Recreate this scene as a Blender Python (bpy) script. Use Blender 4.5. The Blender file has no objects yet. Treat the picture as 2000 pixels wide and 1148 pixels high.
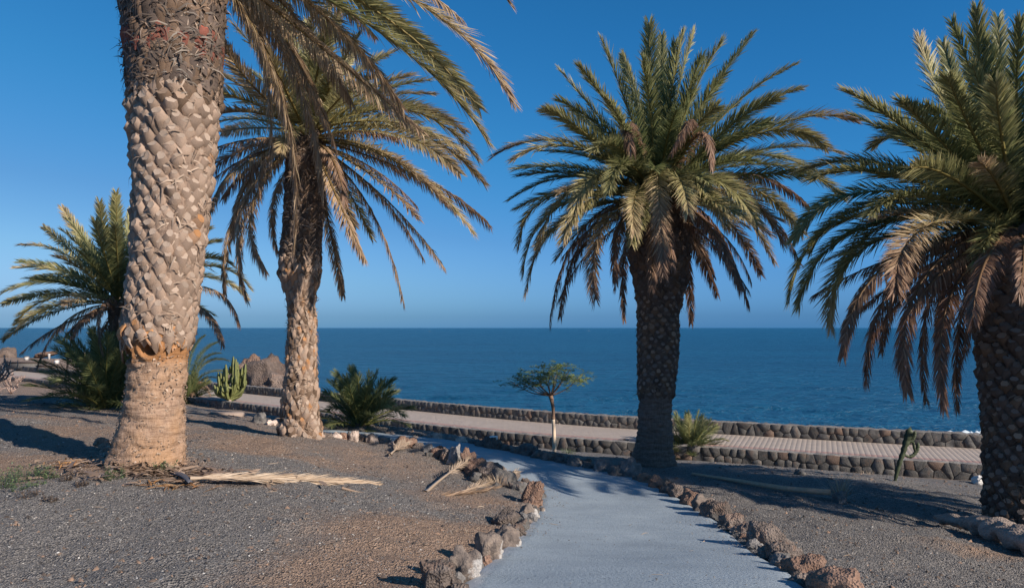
import bpy, math, random
import numpy as np
from mathutils import Vector, Matrix

random.seed(7)
RNG = np.random.default_rng(11)
SC = bpy.context.scene
COL = SC.collection

# ------------------------------------------------------------------ camera, sky, sun, exposure
F, CX, HY, EYE = 1400.0, 1000.0, 640.0, 9.0        # focal length in photo pixels, centre, horizon row, eye height over the sea
cam_d = bpy.data.cameras.new('camera')
cam = bpy.data.objects.new('camera', cam_d); COL.objects.link(cam)
cam.location = (0, 0, EYE); cam.rotation_euler = (math.radians(90), 0, 0)
cam_d.sensor_fit = 'HORIZONTAL'; cam_d.sensor_width = 36.0; cam_d.lens = 36.0 * F / 2000.0
cam_d.shift_y = (HY - 574.0) / 2000.0
cam_d.clip_start = 0.05; cam_d.clip_end = 90000.0
SC.camera = cam

SUN_EL = math.radians(27.0)
SUN_AZ = math.radians(53.0)          # measured from straight behind the camera towards its right
sun_dir = Vector((math.sin(SUN_AZ) * math.cos(SUN_EL), -math.cos(SUN_AZ) * math.cos(SUN_EL), math.sin(SUN_EL)))
world = bpy.data.worlds.new('World'); SC.world = world; world.use_nodes = True
wn = world.node_tree; wn.nodes.clear()
sky = wn.nodes.new('ShaderNodeTexSky'); sky.sky_type = 'NISHITA'; sky.sun_disc = False
sky.sun_elevation = SUN_EL
sky.sun_rotation = math.atan2(sun_dir.x, sun_dir.y)
sky.altitude = 0.0; sky.air_density = 1.0; sky.dust_density = 0.25; sky.ozone_density = 4.0
# the sky's own brightness keeps its place; its hue is graded to the deep, slightly hazy blue of this coast
bw = wn.nodes.new('ShaderNodeRGBToBW'); wn.links.new(sky.outputs[0], bw.inputs[0])
def wmath(op, a_, b_=0.0, clamp=False):
    n_ = wn.nodes.new('ShaderNodeMath'); n_.operation = op; n_.use_clamp = clamp
    for i_, v_ in enumerate((a_, b_)):
        if isinstance(v_, (int, float)): n_.inputs[i_].default_value = v_
        else: wn.links.new(v_, n_.inputs[i_])
    return n_.outputs[0]
SKY_S = 0.066
lum = wmath('MULTIPLY', bw.outputs[0], 0.075)
hue = wn.nodes.new('ShaderNodeValToRGB'); el = hue.color_ramp.elements
stops = [(0.135, (0.125, 1.03, 2.75)), (0.22, (0.17, 1.0, 2.32)), (0.35, (0.29, 0.86, 1.74)), (0.49, (0.42, 0.92, 1.48)), (1.0, (0.85, 0.98, 1.15))]
while len(el) < len(stops): el.new(0.5)
for e_, (p_, c_) in zip(el, stops): e_.position = p_; e_.color = (c_[0] / 3, c_[1] / 3, c_[2] / 3, 1)
wn.links.new(lum, hue.inputs[0])
sp_ = wn.nodes.new('ShaderNodeSeparateColor'); wn.links.new(sky.outputs[0], sp_.inputs[0])
hz = wmath('MULTIPLY', wmath('SUBTRACT', wmath('DIVIDE', sp_.outputs[0], sp_.outputs[2]), 0.5), 1.4, True)
hm = wmath('MULTIPLY', wmath('SUBTRACT', 1.0, wmath('MULTIPLY', hz, 0.37)), 3.0)
sc1 = wn.nodes.new('ShaderNodeVectorMath'); sc1.operation = 'SCALE'
wn.links.new(hue.outputs[0], sc1.inputs[0]); wn.links.new(wmath('MULTIPLY', bw.outputs[0], hm), sc1.inputs['Scale'])
bg = wn.nodes.new('ShaderNodeBackground'); bg.inputs[1].default_value = SKY_S
wo = wn.nodes.new('ShaderNodeOutputWorld')
wn.links.new(sc1.outputs[0], bg.inputs[0]); wn.links.new(bg.outputs[0], wo.inputs[0])
sun_l = bpy.data.lights.new('sun', 'SUN'); sun_l.energy = 5.0; sun_l.angle = math.radians(0.5); sun_l.color = (1.0, 0.87, 0.73)
sun_o = bpy.data.objects.new('sun', sun_l); COL.objects.link(sun_o)
sun_o.rotation_euler = sun_dir.to_track_quat('Z', 'Y').to_euler()
SC.view_settings.view_transform = 'Standard'; SC.view_settings.look = 'None'
SC.view_settings.exposure = 0.4; SC.view_settings.gamma = 1.0; SC.view_settings.use_curve_mapping = False
SC.render.engine = 'CYCLES'
SC.cycles.use_denoising = True
SC.cycles.max_bounces = 6; SC.cycles.transparent_max_bounces = 8

# ------------------------------------------------------------------ helpers: noise, meshes, tags
def _hash(i, j, k):
    n = (i * 374761393 + j * 668265263 + k * 2147483647 * 3 + 1013904223).astype(np.int64)
    n = (n ^ (n >> 13)) * 1274126177
    n = n & 0x7fffffff
    n = (n ^ (n >> 16)) & 0xffff
    return n / 32767.5 - 1.0

def noise3(p):
    p = np.asarray(p, float)
    i = np.floor(p).astype(np.int64); f = p - i; u = f * f * (3 - 2 * f)
    r = 0
    for dx in (0, 1):
        for dy in (0, 1):
            for dz in (0, 1):
                w = (u[..., 0] if dx else 1 - u[..., 0]) * (u[..., 1] if dy else 1 - u[..., 1]) * (u[..., 2] if dz else 1 - u[..., 2])
                r = r + w * _hash(i[..., 0] + dx, i[..., 1] + dy, i[..., 2] + dz)
    return r

def fbm(p, octv=4, gain=0.5):
    p = np.asarray(p, float); r = 0; a = 1.0
    for o in range(octv):
        r = r + a * noise3(p * (2.03 ** o) + 17.3 * o); a *= gain
    return r

def mk_mesh(name, V, faces, mats=(), smooth=False, attr=None, mat_idx=None):
    """V (n,3); faces: list of int arrays (m,3) or (m,4)"""
    V = np.ascontiguousarray(V, np.float32)
    me = bpy.data.meshes.new(name)
    if not isinstance(faces, (list, tuple)): faces = [faces]
    faces = [np.asarray(f, np.int32) for f in faces if len(f)]
    me.vertices.add(len(V)); me.vertices.foreach_set('co', V.ravel())
    tot = np.concatenate([np.full(len(f), f.shape[1], np.int32) for f in faces])
    loops = np.concatenate([f.ravel() for f in faces])
    start = np.concatenate([[0], np.cumsum(tot)[:-1]]).astype(np.int32)
    me.loops.add(len(loops)); me.loops.foreach_set('vertex_index', loops)
    me.polygons.add(len(tot)); me.polygons.foreach_set('loop_start', start)
    try: me.polygons.foreach_set('loop_total', tot)
    except Exception: pass
    for m in mats: me.materials.append(m)
    if mat_idx is not None: me.polygons.foreach_set('material_index', np.asarray(mat_idx, np.int32))
    if smooth: me.polygons.foreach_set('use_smooth', np.ones(len(tot), bool))
    me.update(calc_edges=True); me.validate()
    if attr is not None:
        for k, a in attr.items():
            a = np.asarray(a, np.float32)
            at = me.attributes.new(k, 'FLOAT_COLOR', 'POINT')
            c = np.ones((len(V), 4), np.float32); c[:, :a.shape[1]] = a
            at.data.foreach_set('color', c.ravel())
    return me

def link(name, data, parent=None, loc=None, mat=None):
    o = bpy.data.objects.new(name, data); COL.objects.link(o)
    if parent is not None: o.parent = parent
    if mat is not None: o.matrix_basis = mat
    elif loc is not None: o.location = loc
    return o

def tag(o, label=None, cat=None, group=None, kind=None):
    if label: o['label'] = label
    if cat: o['category'] = cat
    if group: o['group'] = group
    if kind: o['kind'] = kind
    return o

def thing(name, loc, label, cat, group=None):
    o = bpy.data.objects.new(name, None); COL.objects.link(o); o.location = loc
    o.empty_display_size = 0.3
    return tag(o, label, cat, group)

class MB:
    """collects vertices and faces of one mesh"""
    def __init__(s): s.v = []; s.f3 = []; s.f4 = []; s.n = 0; s.a = []
    def add(s, V, f3=None, f4=None, a=None):
        V = np.asarray(V, float).reshape(-1, 3); s.v.append(V)
        if f3 is not None and len(f3): s.f3.append(np.asarray(f3) + s.n)
        if f4 is not None and len(f4): s.f4.append(np.asarray(f4) + s.n)
        if a is not None: s.a.append(np.broadcast_to(np.asarray(a, float), (len(V), len(np.atleast_1d(a)) if np.ndim(a) == 1 else np.shape(a)[1])))
        s.n += len(V)
    def tube(s, pts, rad, sides=6, a=None, cap=True):
        pts = np.asarray(pts, float); rad = np.broadcast_to(np.asarray(rad, float), (len(pts),))
        T = np.gradient(pts, axis=0); T /= np.linalg.norm(T, axis=1)[:, None] + 1e-9
        ref = np.array([0, 0, 1.0]) if abs(T[0, 2]) < 0.8 else np.array([1.0, 0, 0])
        A = np.cross(T, ref); A /= np.linalg.norm(A, axis=1)[:, None] + 1e-9
        B = np.cross(T, A)
        th = np.linspace(0, 2 * np.pi, sides, endpoint=False)
        V = pts[:, None] + rad[:, None, None] * (np.cos(th)[None, :, None] * A[:, None] + np.sin(th)[None, :, None] * B[:, None])
        n = len(pts); f = grid_faces(n, sides, True)
        V = V.reshape(-1, 3); f3 = []
        if cap:
            V = np.vstack([V, pts[0], pts[-1]]); k = n * sides
            for j in range(sides):
                f3.append((k, (j + 1) % sides, j)); f3.append((k + 1, (n - 1) * sides + j, (n - 1) * sides + (j + 1) % sides))
        s.add(V, f3, f, a)
    def mesh(s, name, mats, smooth=False, base=None, attr='tone'):
        V = np.vstack(s.v)
        if base is not None: V = V - np.asarray(base)
        fs = []
        if s.f3: fs.append(np.vstack(s.f3))
        if s.f4: fs.append(np.vstack(s.f4))
        return mk_mesh(name, V, fs, mats, smooth, {attr: np.vstack(s.a)} if s.a else None)

def grid_faces(n, m, wrap=False):
    i = np.arange(n - 1)[:, None]; j = np.arange(m if wrap else m - 1)[None, :]
    j2 = (j + 1) % m
    return np.stack([i * m + j, i * m + j2, (i + 1) * m + j2, (i + 1) * m + j], -1).reshape(-1, 4)

def P(px, py, d):                      # a point that the photograph shows at (px, py), d metres ahead
    return np.array([(px - CX) / F * d, d, EYE + (HY - py) / F * d])

def resample(pts, step):
    pts = np.asarray(pts, float)
    # Catmull-Rom densify
    Q = np.vstack([2 * pts[0] - pts[1], pts, 2 * pts[-1] - pts[-2]]); out = []
    for i in range(1, len(Q) - 2):
        t = np.linspace(0, 1, 24, endpoint=False)[:, None]
        p0, p1, p2, p3 = Q[i - 1], Q[i], Q[i + 1], Q[i + 2]
        out.append(0.5 * (2 * p1 + (p2 - p0) * t + (2 * p0 - 5 * p1 + 4 * p2 - p3) * t ** 2 + (3 * p1 - p0 - 3 * p2 + p3) * t ** 3))
    out = np.vstack(out + [pts[-1:]])
    s = np.concatenate([[0], np.cumsum(np.linalg.norm(np.diff(out, axis=0), axis=1))])
    n = step if isinstance(step, int) else max(2, int(round(s[-1] / step)) + 1)
    q = np.linspace(0, s[-1], n)
    return np.stack([np.interp(q, s, out[:, k]) for k in range(out.shape[1])], 1)

# ------------------------------------------------------------------ materials
def new_mat(name):
    m = bpy.data.materials.new(name); m.use_nodes = True
    nt = m.node_tree; b = nt.nodes['Principled BSDF']
    return m, nt, b
def N(nt, typ, **kw):
    n = nt.nodes.new(typ)
    for k, v in kw.items():
        if k.startswith('i_'): n.inputs[k[2:].replace('_', ' ')].default_value = v
        else: setattr(n, k, v)
    return n
def ramp(nt, fac, stops):
    r = nt.nodes.new('ShaderNodeValToRGB'); e = r.color_ramp.elements
    while len(e) < len(stops): e.new(0.5)
    for el, (p, c) in zip(e, stops): el.position = p; el.color = (*c, 1)
    nt.links.new(fac, r.inputs[0]); return r.outputs[0]
def mixc(nt, fac, a, b, blend='MIX'):
    m = nt.nodes.new('ShaderNodeMix'); m.data_type = 'RGBA'; m.blend_type = blend
    for s, v in ((m.inputs[0], fac), (m.inputs[6], a), (m.inputs[7], b)):
        if isinstance(v, (int, float)): s.default_value = v
        elif isinstance(v, tuple): s.default_value = (*v, 1)
        else: nt.links.new(v, s)
    return m.outputs[2]
def math_n(nt, op, a, b=0.0, c=None):
    m = nt.nodes.new('ShaderNodeMath'); m.operation = op
    for i, v in enumerate((a, b) if c is None else (a, b, c)):
        if isinstance(v, (int, float)): m.inputs[i].default_value = v
        else: nt.links.new(v, m.inputs[i])
    return m.outputs[0]
def coords(nt, scale=(1, 1, 1), world=False):
    if world:
        g = nt.nodes.new('ShaderNodeNewGeometry'); src = g.outputs['Position']
    else:
        g = nt.nodes.new('ShaderNodeTexCoord'); src = g.outputs['Object']
    mp = nt.nodes.new('ShaderNodeMapping'); mp.inputs['Scale'].default_value = scale
    nt.links.new(src, mp.inputs[0]); return mp.outputs[0]
def noise_n(nt, vec, scale, detail=4.0, rough=0.6, out='Fac'):
    n = N(nt, 'ShaderNodeTexNoise'); n.inputs['Scale'].default_value = scale
    n.inputs['Detail'].default_value = detail; n.inputs['Roughness'].default_value = rough
    nt.links.new(vec, n.inputs['Vector']); return n.outputs[out]
def bump(nt, b, h, strength=0.5, dist=0.02):
    n = N(nt, 'ShaderNodeBump'); n.inputs['Strength'].default_value = strength; n.inputs['Distance'].default_value = dist
    nt.links.new(h, n.inputs['Height']); nt.links.new(n.outputs[0], b.inputs['Normal'])
def rnd(nt):                           # a random number per object and per loose piece
    o = nt.nodes.new('ShaderNodeObjectInfo'); g = nt.nodes.new('ShaderNodeNewGeometry')
    return math_n(nt, 'FRACT', math_n(nt, 'ADD', o.outputs['Random'], math_n(nt, 'MULTIPLY', g.outputs['Random Per Island'], 7.31)))
def attr_n(nt, name):
    a = nt.nodes.new('ShaderNodeAttribute'); a.attribute_name = name
    s = nt.nodes.new('ShaderNodeSeparateColor'); nt.links.new(a.outputs['Color'], s.inputs[0])
    return a.outputs['Color'], s.outputs

def stone_mat(name, dark, mid, light, extra=None, scale=6.0, bs=0.7, world=True, rough=0.92, var=0.7, dist=0.03):
    m, nt, b = new_mat(name)
    v = coords(nt, world=world)
    n1 = noise_n(nt, v, scale, 6, 0.65); n2 = noise_n(nt, v, scale * 7, 4, 0.7)
    f = math_n(nt, 'ADD', math_n(nt, 'MULTIPLY', n1, 0.7), math_n(nt, 'MULTIPLY', n2, 0.3))
    c = ramp(nt, f, [(0.3, dark), (0.5, mid), (0.68, light)])
    r = rnd(nt)
    if extra:
        n3 = noise_n(nt, v, scale * 0.5, 3, 0.6)
        k = math_n(nt, 'MULTIPLY', math_n(nt, 'GREATER_THAN', r, extra[1]), 0.75)
        k2 = math_n(nt, 'MAXIMUM', k, math_n(nt, 'MULTIPLY', math_n(nt, 'GREATER_THAN', n3, 0.58), 0.45))
        c = mixc(nt, k2, c, mixc(nt, n2, extra[0], tuple(x * 0.55 for x in extra[0])))
    br = math_n(nt, 'MULTIPLY_ADD', r, var, 0.97 - var / 2)
    mm = nt.nodes.new('ShaderNodeVectorMath'); mm.operation = 'SCALE'
    nt.links.new(c, mm.inputs[0]); nt.links.new(br, mm.inputs['Scale'])
    nt.links.new(mm.outputs[0], b.inputs['Base Color'])
    b.inputs['Roughness'].default_value = rough
    vo = N(nt, 'ShaderNodeTexVoronoi'); vo.inputs['Scale'].default_value = scale * 6; nt.links.new(v, vo.inputs['Vector'])
    h = math_n(nt, 'ADD', math_n(nt, 'MULTIPLY', f, 1.0), math_n(nt, 'MULTIPLY', vo.outputs['Distance'], 0.5))
    bump(nt, b, h, bs, dist)
    return m

M = {}
M['lava'] = stone_mat('lava_stone', (0.05, 0.048, 0.047), (0.112, 0.107, 0.103), (0.20, 0.19, 0.182), ((0.20, 0.125, 0.09), 0.95), scale=9, var=0.5)
M['edge_rock'] = stone_mat('edging_rock', (0.065, 0.054, 0.05), (0.21, 0.17, 0.15), (0.44, 0.36, 0.315), ((0.29, 0.165, 0.112), 0.52), scale=9, bs=1.0, dist=0.045)
M['grey_rock'] = stone_mat('grey_rock', (0.10, 0.097, 0.097), (0.19, 0.182, 0.18), (0.32, 0.30, 0.29), None, scale=9)
M['pale_rock'] = stone_mat('pale_rock', (0.24, 0.19, 0.165), (0.46, 0.37, 0.32), (0.66, 0.57, 0.51), None, scale=7)
M['boulder'] = stone_mat('coastal_boulder', (0.10, 0.08, 0.072), (0.24, 0.18, 0.15), (0.38, 0.30, 0.26), ((0.30, 0.18, 0.125), 0.7), scale=2.2, bs=1.0, dist=0.25)
M['mortar'] = stone_mat('dark_mortar', (0.06, 0.057, 0.055), (0.10, 0.095, 0.09), (0.15, 0.142, 0.135), None, scale=8)
M['cap'] = stone_mat('mortar_cap', (0.10, 0.093, 0.088), (0.20, 0.185, 0.175), (0.33, 0.31, 0.29), None, scale=5, bs=0.5)
M['paver'] = stone_mat('beige_paver', (0.335, 0.28, 0.24), (0.375, 0.315, 0.272), (0.415, 0.35, 0.305), None, scale=3, bs=0.1, var=0.06)
M['red_paver'] = stone_mat('red_paver', (0.30, 0.185, 0.165), (0.34, 0.215, 0.19), (0.38, 0.25, 0.22), None, scale=3, bs=0.1, var=0.06)
M['joint'] = stone_mat('paving_joint', (0.33, 0.27, 0.228), (0.365, 0.30, 0.252), (0.40, 0.33, 0.277), None, scale=4, bs=0.2, var=0.1)
M['white'] = stone_mat('white_paint', (0.5, 0.48, 0.46), (0.58, 0.565, 0.55), (0.66, 0.65, 0.63), None, scale=4, bs=0.15)
M['concrete'] = stone_mat('kerb_concrete', (0.2, 0.155, 0.135), (0.26, 0.205, 0.175), (0.32, 0.26, 0.22), None, scale=5, bs=0.3)

def frond_mat():
    m, nt, b = new_mat('palm_frond')
    col, s = attr_n(nt, 'tone')        # R dryness, G random, B midrib
    g = ramp(nt, s[0], [(0.0, (0.09, 0.13, 0.055)), (0.2, (0.21, 0.23, 0.10)), (0.42, (0.41, 0.38, 0.185)), (0.66, (0.50, 0.385, 0.245)), (0.85, (0.38, 0.26, 0.175)), (1.0, (0.25, 0.15, 0.105))])  # last stop: dead brown, darkened to carry shade on the right palm's skirt
    rib = ramp(nt, s[0], [(0.0, (0.20, 0.21, 0.07)), (0.5, (0.33, 0.25, 0.09)), (1.0, (0.24, 0.145, 0.08))])
    c = mixc(nt, s[2], g, rib)
    br = math_n(nt, 'MULTIPLY_ADD', s[1], 0.75, 0.6)
    mm = nt.nodes.new('ShaderNodeVectorMath'); mm.operation = 'SCALE'
    nt.links.new(c, mm.inputs[0]); nt.links.new(br, mm.inputs['Scale'])
    nt.links.new(mm.outputs[0], b.inputs['Base Color'])
    b.inputs['Roughness'].default_value = 0.5; b.inputs['Specular IOR Level'].default_value = 0.35
    tr = nt.nodes.new('ShaderNodeBsdfTranslucent'); nt.links.new(mm.outputs[0], tr.inputs[0])
    mx = nt.nodes.new('ShaderNodeMixShader'); mx.inputs[0].default_value = 0.38
    nt.links.new(b.outputs[0], mx.inputs[1]); nt.links.new(tr.outputs[0], mx.inputs[2])
    nt.links.new(mx.outputs[0], nt.nodes['Material Output'].inputs[0])
    return m
M['frond'] = frond_mat()

def leaf_mat(name, c1, c2, tr=0.25):
    m, nt, b = new_mat(name)
    col, s = attr_n(nt, 'tone')
    c = mixc(nt, s[1], c1, c2); nt.links.new(c, b.inputs['Base Color']); b.inputs['Roughness'].default_value = 0.5
    t = nt.nodes.new('ShaderNodeBsdfTranslucent'); nt.links.new(c, t.inputs[0])
    mx = nt.nodes.new('ShaderNodeMixShader'); mx.inputs[0].default_value = tr
    nt.links.new(b.outputs[0], mx.inputs[1]); nt.links.new(t.outputs[0], mx.inputs[2])
    nt.links.new(mx.outputs[0], nt.nodes['Material Output'].inputs[0]); return m
M['husk_rock'] = stone_mat('knotty_root', (0.10, 0.072, 0.056), (0.23, 0.17, 0.135), (0.36, 0.28, 0.23), None, scale=14)
M['leaf'] = leaf_mat('tree_leaf', (0.07, 0.115, 0.03), (0.26, 0.29, 0.06))
M['weed'] = leaf_mat('weed_leaf', (0.06, 0.10, 0.05), (0.15, 0.20, 0.09))
M['dead_weed'] = leaf_mat('dead_weed', (0.06, 0.045, 0.035), (0.15, 0.11, 0.08), 0.1)
M['straw'] = leaf_mat('straw', (0.34, 0.245, 0.165), (0.56, 0.45, 0.34), 0.15)
M['husk'] = leaf_mat('palm_husk', (0.15, 0.10, 0.07), (0.42, 0.31, 0.23), 0.05)
M['orange_husk'] = leaf_mat('orange_husk', (0.36, 0.17, 0.06), (0.5, 0.29, 0.12), 0.05)

def bark_mat(name, lo, mid, hi, stretch=(9, 9, 28), bs=0.8, orange=None):
    m, nt, b = new_mat(name)
    v = coords(nt, stretch); v2 = coords(nt, (30, 30, 6)); v3 = coords(nt, (1, 1, 1))
    n1 = noise_n(nt, v, 1.0, 6, 0.7); n2 = noise_n(nt, v2, 1.3, 5, 0.7); n3 = noise_n(nt, v3, 2.2, 3, 0.6)
    f = math_n(nt, 'ADD', math_n(nt, 'MULTIPLY', n1, 0.55), math_n(nt, 'MULTIPLY', n2, 0.45))
    c = ramp(nt, f, [(0.34, lo), (0.5, mid), (0.66, hi)])
    if orange:
        k = ramp(nt, n3, [(0.45, (0, 0, 0)), (0.7, (1, 1, 1))]); c = mixc(nt, math_n(nt, 'MULTIPLY', k, 0.6), c, orange)
        col, s_ = attr_n(nt, 'tone'); kk = ramp(nt, math_n(nt, 'ADD', s_[0], math_n(nt, 'MULTIPLY', math_n(nt, 'SUBTRACT', n1, 0.5), 1.6)), [(0.3, (0, 0, 0)), (0.6, (1, 1, 1))])
        c = mixc(nt, math_n(nt, 'MULTIPLY', kk, 0.85), c, mixc(nt, n2, (0.20, 0.085, 0.035), (0.50, 0.25, 0.10)))
    nt.links.new(c, b.inputs['Base Color']); b.inputs['Roughness'].default_value = 0.95
    b.inputs['Specular IOR Level'].default_value = 0.15
    bump(nt, b, f, bs, 0.04); return m
M['bark'] = bark_mat('fibrous_bark', (0.17, 0.11, 0.08), (0.34, 0.23, 0.165), (0.50, 0.36, 0.27), (7, 7, 34), 0.9, (0.42, 0.24, 0.12))
M['bark_dark'] = bark_mat('shaded_bark', (0.075, 0.058, 0.05), (0.155, 0.122, 0.105), (0.25, 0.20, 0.175), (7, 7, 34), 0.9)  # darker bark copy for the shaded third palm, shade put into the colour
M['core_light'] = bark_mat('pale_fibre_core', (0.12, 0.082, 0.062), (0.25, 0.18, 0.14), (0.38, 0.285, 0.22), (14, 14, 30), 0.8)
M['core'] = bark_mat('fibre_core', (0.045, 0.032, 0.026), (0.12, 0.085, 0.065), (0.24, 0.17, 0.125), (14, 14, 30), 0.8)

def boot_mat(name, side_lo, side_hi, cut_lo, cut_hi):
    m, nt, b = new_mat(name)
    col, s = attr_n(nt, 'tone')        # R = 1 on the cut face
    r = rnd(nt); v = coords(nt, (60, 60, 14)); n = noise_n(nt, v, 1.0, 5, 0.7); v3 = coords(nt); n3 = noise_n(nt, v3, 25, 3, 0.6)
    side = mixc(nt, n, side_lo, side_hi); cut = mixc(nt, n3, cut_lo, cut_hi)
    c = mixc(nt, s[0], side, cut)
    br = math_n(nt, 'MULTIPLY_ADD', r, 0.5, 0.75)
    mm = nt.nodes.new('ShaderNodeVectorMath'); mm.operation = 'SCALE'
    nt.links.new(c, mm.inputs[0]); nt.links.new(br, mm.inputs['Scale'])
    nt.links.new(mm.outputs[0], b.inputs['Base Color']); b.inputs['Roughness'].default_value = 0.92
    b.inputs['Specular IOR Level'].default_value = 0.15
    bump(nt, b, math_n(nt, 'ADD', n, n3), 0.6, 0.012); return m
M['boot'] = boot_mat('leaf_base', (0.22, 0.155, 0.12), (0.46, 0.345, 0.27), (0.29, 0.225, 0.18), (0.41, 0.325, 0.265))
M['boot_dark'] = boot_mat('leaf_base_dark_shaded', (0.06, 0.046, 0.04), (0.17, 0.13, 0.11), (0.14, 0.115, 0.10), (0.27, 0.22, 0.19))  # dark copy; shade under crowns and on shaded trunks put into its colour
M['boot_brown'] = boot_mat('leaf_base_fresh', (0.07, 0.048, 0.036), (0.25, 0.17, 0.12), (0.21, 0.145, 0.105), (0.34, 0.25, 0.19))
M['boot_red'] = boot_mat('leaf_base_red', (0.13, 0.045, 0.035), (0.30, 0.12, 0.09), (0.36, 0.085, 0.06), (0.48, 0.16, 0.11))
M['boot_orange'] = boot_mat('leaf_base_orange', (0.24, 0.14, 0.09), (0.46, 0.30, 0.20), (0.30, 0.14, 0.06), (0.46, 0.25, 0.12))

def plain(name, c, rough=0.6, var=0.25, scale=12):
    m, nt, b = new_mat(name)
    n = noise_n(nt, coords(nt), scale, 4, 0.6)
    nt.links.new(mixc(nt, n, tuple(x * (1 - var) for x in c), tuple(min(1, x * (1 + var)) for x in c)), b.inputs['Base Color'])
    b.inputs['Roughness'].default_value = rough; bump(nt, b, n, 0.3, 0.01); return m
M['cactus'] = plain('cactus_skin', (0.145, 0.16, 0.055), 0.55, 0.45)
M['cactus_dark'] = plain('dark_cactus_skin', (0.055, 0.075, 0.04), 0.6, 0.4)
M['twig'] = plain('pale_branch', (0.33, 0.24, 0.205), 0.85, 0.35)
M['tree_bark'] = plain('young_tree_bark', (0.20, 0.125, 0.085), 0.8, 0.4)
M['limewash'] = plain('limewashed_bark', (0.70, 0.56, 0.42), 0.85, 0.2)
M['black_plastic'] = plain('dark_sheath', (0.07, 0.075, 0.095), 0.55, 0.3)
M['stalk'] = plain('bare_stalk', (0.50, 0.335, 0.23), 0.8, 0.3, 20)
M['lamp_white'] = plain('lamp_housing', (0.75, 0.74, 0.72), 0.5, 0.06)
M['dark_wood'] = plain('dark_beam', (0.06, 0.045, 0.04), 0.8, 0.3)

# ------------------------------------------------------------------ terrain
PROM_Z = 5.5
near_edge = resample([(60, -3), (40, 7.0), (30, 11.3), (20, 15.2), (11.9, 18.5), (7, 20.6), (1.64, 23.0), (-3.8, 26.6), (-12, 33.0), (-30, 47.0), (-60, 70), (-100, 100)], 0.5)
def prom_dist(x, y):
    """signed distance to the promenade's inland edge, positive towards the sea"""
    x = np.asarray(x, float); y = np.asarray(y, float); sh = x.shape; x = x.ravel(); y = y.ravel()
    a = near_edge[:-1]; e = near_edge[1:] - a; L2 = (e ** 2).sum(1)
    best = np.full(x.shape, 1e9); sg = np.ones(x.shape)
    for k in range(len(a)):
        dx = x - a[k, 0]; dy = y - a[k, 1]
        t = np.clip((dx * e[k, 0] + dy * e[k, 1]) / L2[k], 0, 1)
        d = np.hypot(dx - t * e[k, 0], dy - t * e[k, 1])
        c = e[k, 0] * dy - e[k, 1] * dx
        m = d < best; best = np.where(m, d, best); sg = np.where(m, np.where(c < 0, 1.0, -1.0), sg)
    return (best * sg).reshape(sh)

ctl = []                                 # x, y, drop below the eye
for px, py, d in [(1240, 1148, 4.4), (920, 1148, 4.5), (1560, 1148, 4.4), (0, 1148, 4.4), (500, 1148, 4.4), (290, 905, 8.15), (585, 851, 12.5),
                  (100, 775, 20), (430, 806, 18.5), (820, 866, 14.3), (660, 848, 15.2), (1083, 885, 17.5), (1280, 909, 14), (1747, 940, 14.2),
                  (1975, 1035, 10), (2000, 1148, 6.1), (1640, 985, 10.4), (1235, 928, 12.6), (1400, 1010, 8.7), (1480, 1065, 6.9),
                  (1050, 962, 10.3), (1000, 1030, 7.5), (930, 1095, 5.7), (800, 930, 10.3), (550, 945, 7.7), (700, 1040, 5.8), (60, 930, 7.7), (1800, 1050, 7.6), (200, 800, 15.5), (720, 833, 16.2)]:
    p = P(px, py, d); ctl.append((p[0], p[1], EYE - p[2]))
for x, y, dr in [(-6, 0, 1.6), (0, 0, 1.6), (3, 0, 1.7), (9, 0, 2.5), (-14, 0, 1.6), (-12, 9, 1.55), (14, 6, 3.1), (14, 11, 3.5), (-6, -12, 1.6), (6, -12, 2.0), (22, 0, 3.6), (-25, 10, 1.7), (-14, 20, 1.9)]:
    ctl.append((x, y, dr))
seg = near_edge[::6]; nrm = np.gradient(seg, axis=0); nrm = np.stack([nrm[:, 1], -nrm[:, 0]], 1); nrm /= np.linalg.norm(nrm, axis=1)[:, None]
for p, n in zip(seg, nrm):
    if -50 < p[0] < 40:
        q = p - n * 0.2 if False else p
        ctl.append((q[0], q[1], EYE - PROM_Z + 0.44))
ctl = np.array(ctl)
def _U(r2): return np.where(r2 > 1e-12, 0.5 * r2 * np.log(r2 + 1e-12), 0)
_n = len(ctl); _K = _U((ctl[:, None, 0] - ctl[None, :, 0]) ** 2 + (ctl[:, None, 1] - ctl[None, :, 1]) ** 2) + np.eye(_n) * 0.35
_Pm = np.hstack([np.ones((_n, 1)), ctl[:, :2]]); _A = np.block([[_K, _Pm], [_Pm.T, np.zeros((3, 3))]])
_w = np.linalg.solve(_A, np.concatenate([ctl[:, 2], [0, 0, 0]]))
def tps(x, y):
    sh = np.shape(x); x = np.ravel(x); y = np.ravel(y)
    r = _w[_n] + _w[_n + 1] * x + _w[_n + 2] * y
    for i in range(_n): r = r + _w[i] * _U((x - ctl[i, 0]) ** 2 + (y - ctl[i, 1]) ** 2)
    return r.reshape(sh)
def sstep(a, b, x):
    t = np.clip((x - a) / (b - a), 0, 1); return t * t * (3 - 2 * t)
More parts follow.
